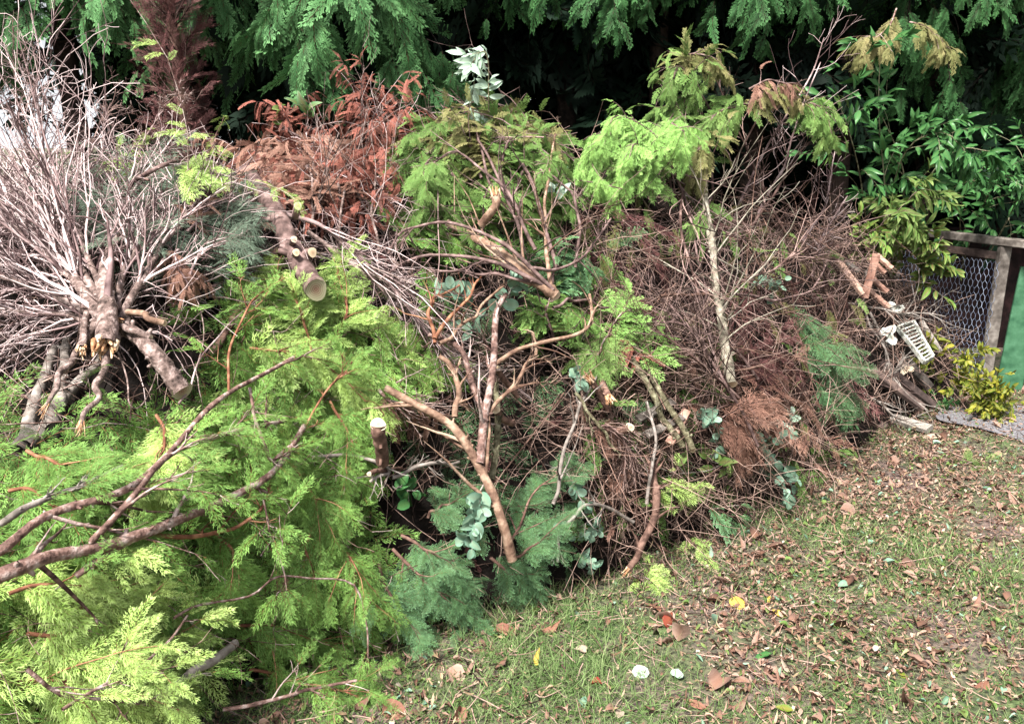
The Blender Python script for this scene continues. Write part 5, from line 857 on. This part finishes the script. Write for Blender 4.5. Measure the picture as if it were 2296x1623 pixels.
shrub('yellow mossy clump in front of the green post foot', 'privet_shrub', [[gq(2215, 955), A(2215, 925, 4.7), A(2220, 905, 4.68)], [gq(2240, 960), A(2245, 930, 4.65), A(2240, 910, 4.62)]], 'privet', OVAL, 180, (.03, .05), tw=8, lr=(.4, .8))
shrub('low green creeper along the asphalt edge', 'creeper', [[gq(2060, 930), A(2060, 915, 4.95), A(2100, 910, 4.9)], [gq(2120, 955), A(2130, 940, 4.75), A(2180, 945, 4.7)]], 'laurel', OVAL, 140, (.04, .06), tw=8, lr=(.3, .6), rad_=.003)

# ------------------------------------------------------------------ wire panel, green board, timber
def box(mb, a, b, w, h, up=(0, 0, 1), tint=.5, bev=.12):
    a = np.array(a, float); b = np.array(b, float); t = unit(b-a); s = unit(np.cross(t, np.array(up, float) + 1e-4)); u = np.cross(s, t); c8 = []
    k = bev*min(w, h); pr = [(-w/2+k, -h/2), (w/2-k, -h/2), (w/2, -h/2+k), (w/2, h/2-k), (w/2-k, h/2), (-w/2+k, h/2), (-w/2, h/2-k), (-w/2, -h/2+k)]
    ns = 7; V = []
    for i in range(ns):
        q = a + (b-a)*i/(ns-1) + (rng.normal(size=3)*.0012 if 0 < i < ns-1 else 0)
        V += [q + s*x_ + u*y_ for x_, y_ in pr]
    Fq = [(i*8+j, i*8+(j+1) % 8, (i+1)*8+(j+1) % 8, (i+1)*8+j) for i in range(ns-1) for j in range(8)]
    for o_ in (0, (ns-1)*8): Fq += [(o_, o_+1, o_+2, o_+3), (o_, o_+3, o_+4, o_+7), (o_+4, o_+5, o_+6, o_+7)]
    mb.add(V, Fq, np.tile([[tint, .5, 0]], (len(V), 1))); return mb
PA = np.array([3.07, 5.31, 0]); PB = np.array([2.72, 6.0, 0]); ex = unit(PB-PA); Z = np.array([0, 0, 1.])
panel = bpy.data.objects.new('wire_panel', None); COL.objects.link(panel); panel.location = PA; panel['_o'] = tuple(float(k) for k in PA)
tag(panel, 'weathered timber frame covered in chicken wire at the right edge', 'wire panel')
def pb(name, a, b, w, h, mat, parent, **k): mb = MB(); box(mb, a, b, w, h, **k); return mb.build(name, M[mat], parent, smooth=False)
pb('post', PA + Z*-.05, PA + Z*.92, .07, .05, 'timber', panel, up=(0, 1, 0))
pb('post', PB + Z*-.05, PB + Z*.92, .05, .05, 'timber', panel, up=(0, 1, 0))
pb('top_rail', PA - ex*.30 + Z*.95, PB + ex*.06 + Z*.95, .075, .05, 'timber', panel)
pb('lower_rail', PA + ex*.04 + Z*.86, PB - ex*.03 + Z*.86, .03, .05, 'darktimber', panel)
mb = MB(); Wd = np.linalg.norm(PB-PA) - .04; off = np.array([-.03, -.03, 0])
cw, chh = .032, .042; nx = int(Wd/cw); nz = int(.8/chh); wires = []
for i in range(nx+1):
    for s_ in (0, 1):
        zz = np.arange(0, nz*2+1)*chh/2 + .03; k = np.arange(len(zz)); xx = .02 + i*cw + np.where(k % 4 < 2, 0, cw/2)*(1 - 2*s_)
        wires.append(PA + ex*np.clip(xx, 0, Wd)[:, None] + Z*zz[:, None] + off + rng.normal(size=(len(zz), 3))*.0015)
wires = np.stack(wires); tubes(mb, wires, np.full(wires.shape[:2], .0012), 4); mb.build('wire_mesh', M['wire'], panel)
pb('green_board', (3.20, 5.26, -.02), (3.23, 5.24, .80), .03, .15, 'green', None, up=(1, -.35, 0)) ; gb = bpy.data.objects['green_board']; tag(gb, 'green painted board standing right of the wire panel post', 'board')
pb('shade_sheet', (2.35, 6.5, .45), (4.4, 6.35, .45), .03, .95, 'maroonshade', None); tag(bpy.data.objects['shade_sheet'], 'dark maroon sheet standing in for the shade behind the chicken wire', 'board')  # dark sheet painting the shaded interior, no real board
def plank(label, a, b, w, h, mat='timber', cat='plank', name='plank', g=None, up=(0, -.6, 1)):
    mb = MB(); box(mb, a, b, w, h, up, float(rng.random())); o = mb.build(name, M[mat], None, smooth=False, origin=a); return tag(o, label, cat, g)
TBR = 'broken timber lying at the right end of the heap'
plank('pink upright timber stick leaning beside the laurel', A(1938, 668, 4.7), A(1965, 570, 4.75), .042, .025, 'pinktimber', g=TBR)
plank('short pink timber offcut uppermost beside the leaves', A(1965, 572, 4.9), A(2000, 602, 4.85), .03, .02, 'pinktimber', g=TBR)
plank('short pink timber offcut under the uppermost one', A(1950, 580, 4.92), A(1985, 612, 4.87), .03, .02, 'pinktimber', g=TBR)
plank('pinkish slat slanting down left from the pink stick', A(1880, 585, 4.8), A(1935, 660, 4.7), .035, .025, 'pinktimber', g=TBR)
plank('short tan slat above the slanting pinkish one', A(1895, 585, 4.9), A(1925, 610, 4.85), .03, .02, 'timber', g=TBR)
plank('pinkish slat crossing behind the pink upright stick', A(1955, 625, 4.85), A(1990, 655, 4.8), .03, .02, 'pinktimber', g=TBR)
plank('reddish slat low right of the pink upright stick', A(1945, 650, 4.82), A(1995, 690, 4.75), .03, .02, 'pinktimber', g=TBR)
plank('tan upright peg left of the pink stick', A(1948, 640, 4.88), A(1942, 605, 4.9), .025, .02, 'timber', g=TBR)
plank('long grey plank lying between the tray and the lawn', A(2085, 870, 4.75), A(2025, 800, 4.85), .06, .03, 'timber', g=TBR)
plank('grey plank upper of the two beside the dark hollow', A(2095, 910, 4.6), A(1975, 815, 4.7), .05, .03, 'darktimber', g=TBR)
plank('grey plank lower of the two beside the dark hollow', A(2070, 915, 4.52), A(1955, 830, 4.62), .05, .03, 'darktimber', g=TBR)
plank('weathered plank lying on the ground at the litter edge', ground(1995, 935, .03), ground(2085, 962, .03), .06, .03, 'timber', g=TBR)
plank('small grey board flat on the ground left of the weathered plank', ground(1940, 945, .03), ground(1990, 955, .03), .05, .02, 'darktimber', g=TBR)
plank('grey batten leaning against the chicken wire', A(2065, 720, 5.1), A(2110, 790, 5.0), .03, .02, 'timber', g=TBR)
for i, (a, b, l) in enumerate((((1430, 940), (1510, 900), 'grey slat uppermost of three right of the cracked sawn end'), ((1450, 975), (1530, 935), 'grey slat middle of three right of the cracked sawn end'), ((1500, 995), (1540, 920), 'grey slat crossing the other two near the lichen log'))):
    plank(l, P(*a, .12), P(*b, .14), .035, .014, 'timber' if i < 2 else 'pinktimber', 'slat', 'wooden_slat', 'thin wooden slats half buried at the right')
# white slatted tray
c0, c1, c2 = A(2030, 745, 4.75), A(2062, 808, 4.6), A(2082, 722, 4.78)
tray = bpy.data.objects.new('slatted_tray', None); COL.objects.link(tray); tray.location = c0; tray['_o'] = tuple(float(k) for k in c0)
tag(tray, 'broken white slatted plastic tray tipped on the twigs', 'tray')
q00, q10, q01, q11 = A(2032, 728, 4.85), A(2050, 712, 4.9), A(2068, 800, 4.6), A(2092, 790, 4.62)
q00, q01, q11, q10 = A(2012, 735, 4.85), A(2072, 812, 4.6), A(2092, 800, 4.62), A(2048, 722, 4.9)
nrm = unit(np.cross(q01-q00, q10-q00)); nrm *= -np.sign(nrm[1])
for nm_, a, b in (('side_rail', q00, q01), ('side_rail', q10, q11)):
    mb = MB(); box(mb, a, b, .012, .03, nrm); mb.build(nm_, M['greypaint'], tray, smooth=False)
for nm_, a, b in (('end_rail', q01, q11), ('end_rail', q00, q10)):
    mb = MB(); box(mb, a, b, .012, .03, nrm); mb.build(nm_, M['greypaint'], tray, smooth=False)
for i in range(1, 11):
    f = i/11; mb = MB(); box(mb, q00+(q01-q00)*f, q10+(q11-q10)*f, .009, .008, nrm); mb.build('slat', M['greypaint'], tray, smooth=False)
def scrap(label, cx, cy, Y, r, mat, name='plastic_scrap', cat='scrap', g=None):
    mb = MB(); c = A(cx, cy, Y); n = 13
    V, Fq, C = disc(c, np.array([rng.normal()*.4, -1, .6]), r, int(cx), .35); V = V + rng.normal(size=V.shape)*r*.10; mb.add(V, Fq, C)
    V2 = V + np.array([0, .012, -.006]); mb.add(V2, Fq, C); return tag(mb.build(name, M[mat], None), label, cat, g)
scrap('crumpled white scrap left of the slatted tray', 1995, 750, 4.72, .045, 'greypaint'); scrap('white scrap above the slatted tray', 2010, 690, 4.85, .035, 'greypaint')
scrap('pale round scrap below the slatted tray', 2033, 828, 4.72, .03, 'cutwhite'); scrap('small reddish brick piece at the litter edge', 1945, 910, 4.7, .035, 'pinktimber', 'brick_piece', 'brick')
for pts, l in (([(1950, 700, 4.75), (1990, 790, 4.7), (2000, 850, 4.6), (2080, 920, 4.5)], 'grey stem hanging in front of the dark hollow'), ([(1900, 680, 4.8), (1960, 690, 4.75), (2040, 700, 4.75), (2120, 710, 4.8)], 'flat bundle of grey twigs above the slatted tray'), ([(1930, 820, 4.65), (1980, 850, 4.6), (2030, 800, 4.6)], 'forked grey twig across the dark hollow'), ([(1935, 880, 4.5), (1990, 920, 4.45), (2060, 960, 4.4)], 'thin branch lying along the lawn edge at right'), ([(1935, 660, 4.72), (1945, 720, 4.7), (1970, 760, 4.68), (1990, 800, 4.65)], 'forked brown branch below the pink timber')):
    br('grey_branch', l, 'branch', pts, .008, .004, 'b_grey', twigs=[dict(n=14 if 'bundle' in l else 7, lr=(.3, .8), ang=(8, 40)), dict(n=3, lr=(.3, .5), K=5)])
# ------------------------------------------------------------------ single fallen leaves you can pick out
def fleaf(label, x, y, mat, s, T='ov', Tn=None):
    c = ground(x, y, .02); mb = MB(); TS = {'ov': OVAL, 'ro': ROUND, 'la': LANCE, 'cu': LITTER}[T]; a = rng.normal(size=3)*[1, 1, .3]; n = np.array([rng.normal()*.45, rng.normal()*.45-.2, 1.]); c = c - [0, 0, .01]
    bake(mb, TS[int(rng.integers(0, 4))], c - unit(a)*s/2, a, n, s, .5); o = mb.build('fallen_leaf', M[mat], None); return tag(o, label, 'leaf', 'larger fallen leaves on the lawn')
for a in (('bright yellow round leaf on the lawn', 1650, 1345, 'yellow', .065, 'ro'), ('deep yellow leaf below the pale crumpled one', 1750, 1370, 'yellow', .055, 'ov'), ('small yellow leaf just above the deep yellow one', 1725, 1335, 'yellow', .04, 'la'), ('red leaf near centre of the lawn', 1500, 1382, 'red', .09, 'cu'),
          ('dull red leaf beside the brightest red one', 1465, 1350, 'brownleaf', .09, 'cu'), ('long yellow leaf at the bottom of the heap', 850, 1445, 'yellow', .09, 'la'), ('curled dark brown leaf below the firs', 1140, 1410, 'brownleaf', .11, 'cu'), ('pale buff leaf beside the fir tips', 920, 1425, 'pale', .08, 'ro'),
          ('cream round leaf in the middle of the grass', 1308, 1382, 'pale', .045, 'ro'), ('white leaf shape on dark litter right of cream one', 1472, 1408, 'pale', .06, 'cu'), ('orange leaf low in the grass', 1205, 1470, 'yellow', .05, 'cu'), ('brown leaf at the bottom edge near the left', 885, 1585, 'brownleaf', .08, 'ro'),
          ('large brown leaf lower of the pair at the bottom edge', 1030, 1600, 'brownleaf', .08, 'cu'), ('round blue green leaf on litter', 1602, 1385, 'euc', .05, 'ro'), ('pale blue green leaf near the bottom', 1440, 1500, 'silver', .06, 'ro'), ('blue green leaf right of the pale one near the bottom', 1520, 1505, 'silver', .05, 'ro'),
          ('white oval leaf left of the pair near the bottom', 1300, 1445, 'pale', .05, 'ro'), ('pink brown leaf high on the lawn at right', 1898, 1185, 'pale', .07, 'cu'), ('pale green leaf left of the yellow pair', 1614, 1330, 'cyp', .07, 'ov'), ('pale crumpled leaf between the yellow ones', 1755, 1345, 'pale', .04, 'cu'),
          ('brown leaf right of the grass tuft at right edge', 2130, 1420, 'brownleaf', .06, 'cu'), ('dark red leaf at the lower right edge', 2200, 1540, 'brownleaf', .08, 'cu'), ('white leaf near the lower right corner', 2155, 1580, 'pale', .055, 'la'), ('green glossy leaf on litter right of centre', 1710, 1460, 'laurel', .06, 'ov'),
          ('olive pointed leaf low on the right', 2010, 1500, 'privet', .08, 'la'), ('yellow green leaf near the bottom right', 1760, 1580, 'privet', .05, 'ov'), ('red brown leaf on the litter at right of the bent branch', 1540, 1180, 'red', .05, 'cu'), ('white chip leaf in litter right of the glossy leaf', 1762, 1488, 'pale', .045, 'cu'),
          ('dark maroon leaf low at centre', 1330, 1520, 'red', .055, 'cu'), ('brown leaf in grass right of the curled dark one', 1235, 1400, 'brownleaf', .07, 'cu'), ('orange brown leaf on the litter bottom centre right', 1560, 1570, 'brownleaf', .07, 'la'), ('pale leaf at the bottom edge right of centre', 1390, 1590, 'pale', .06, 'ov'),
          ('tan leaf beside the asphalt patch', 2090, 975, 'pale', .09, 'ov'), ('buff leaf at the foot of the privet', 2150, 915, 'pale', .09, 'ov')):
    fleaf(*a)
for o in list(bpy.data.objects):
    if '_o' in o: del o['_o']
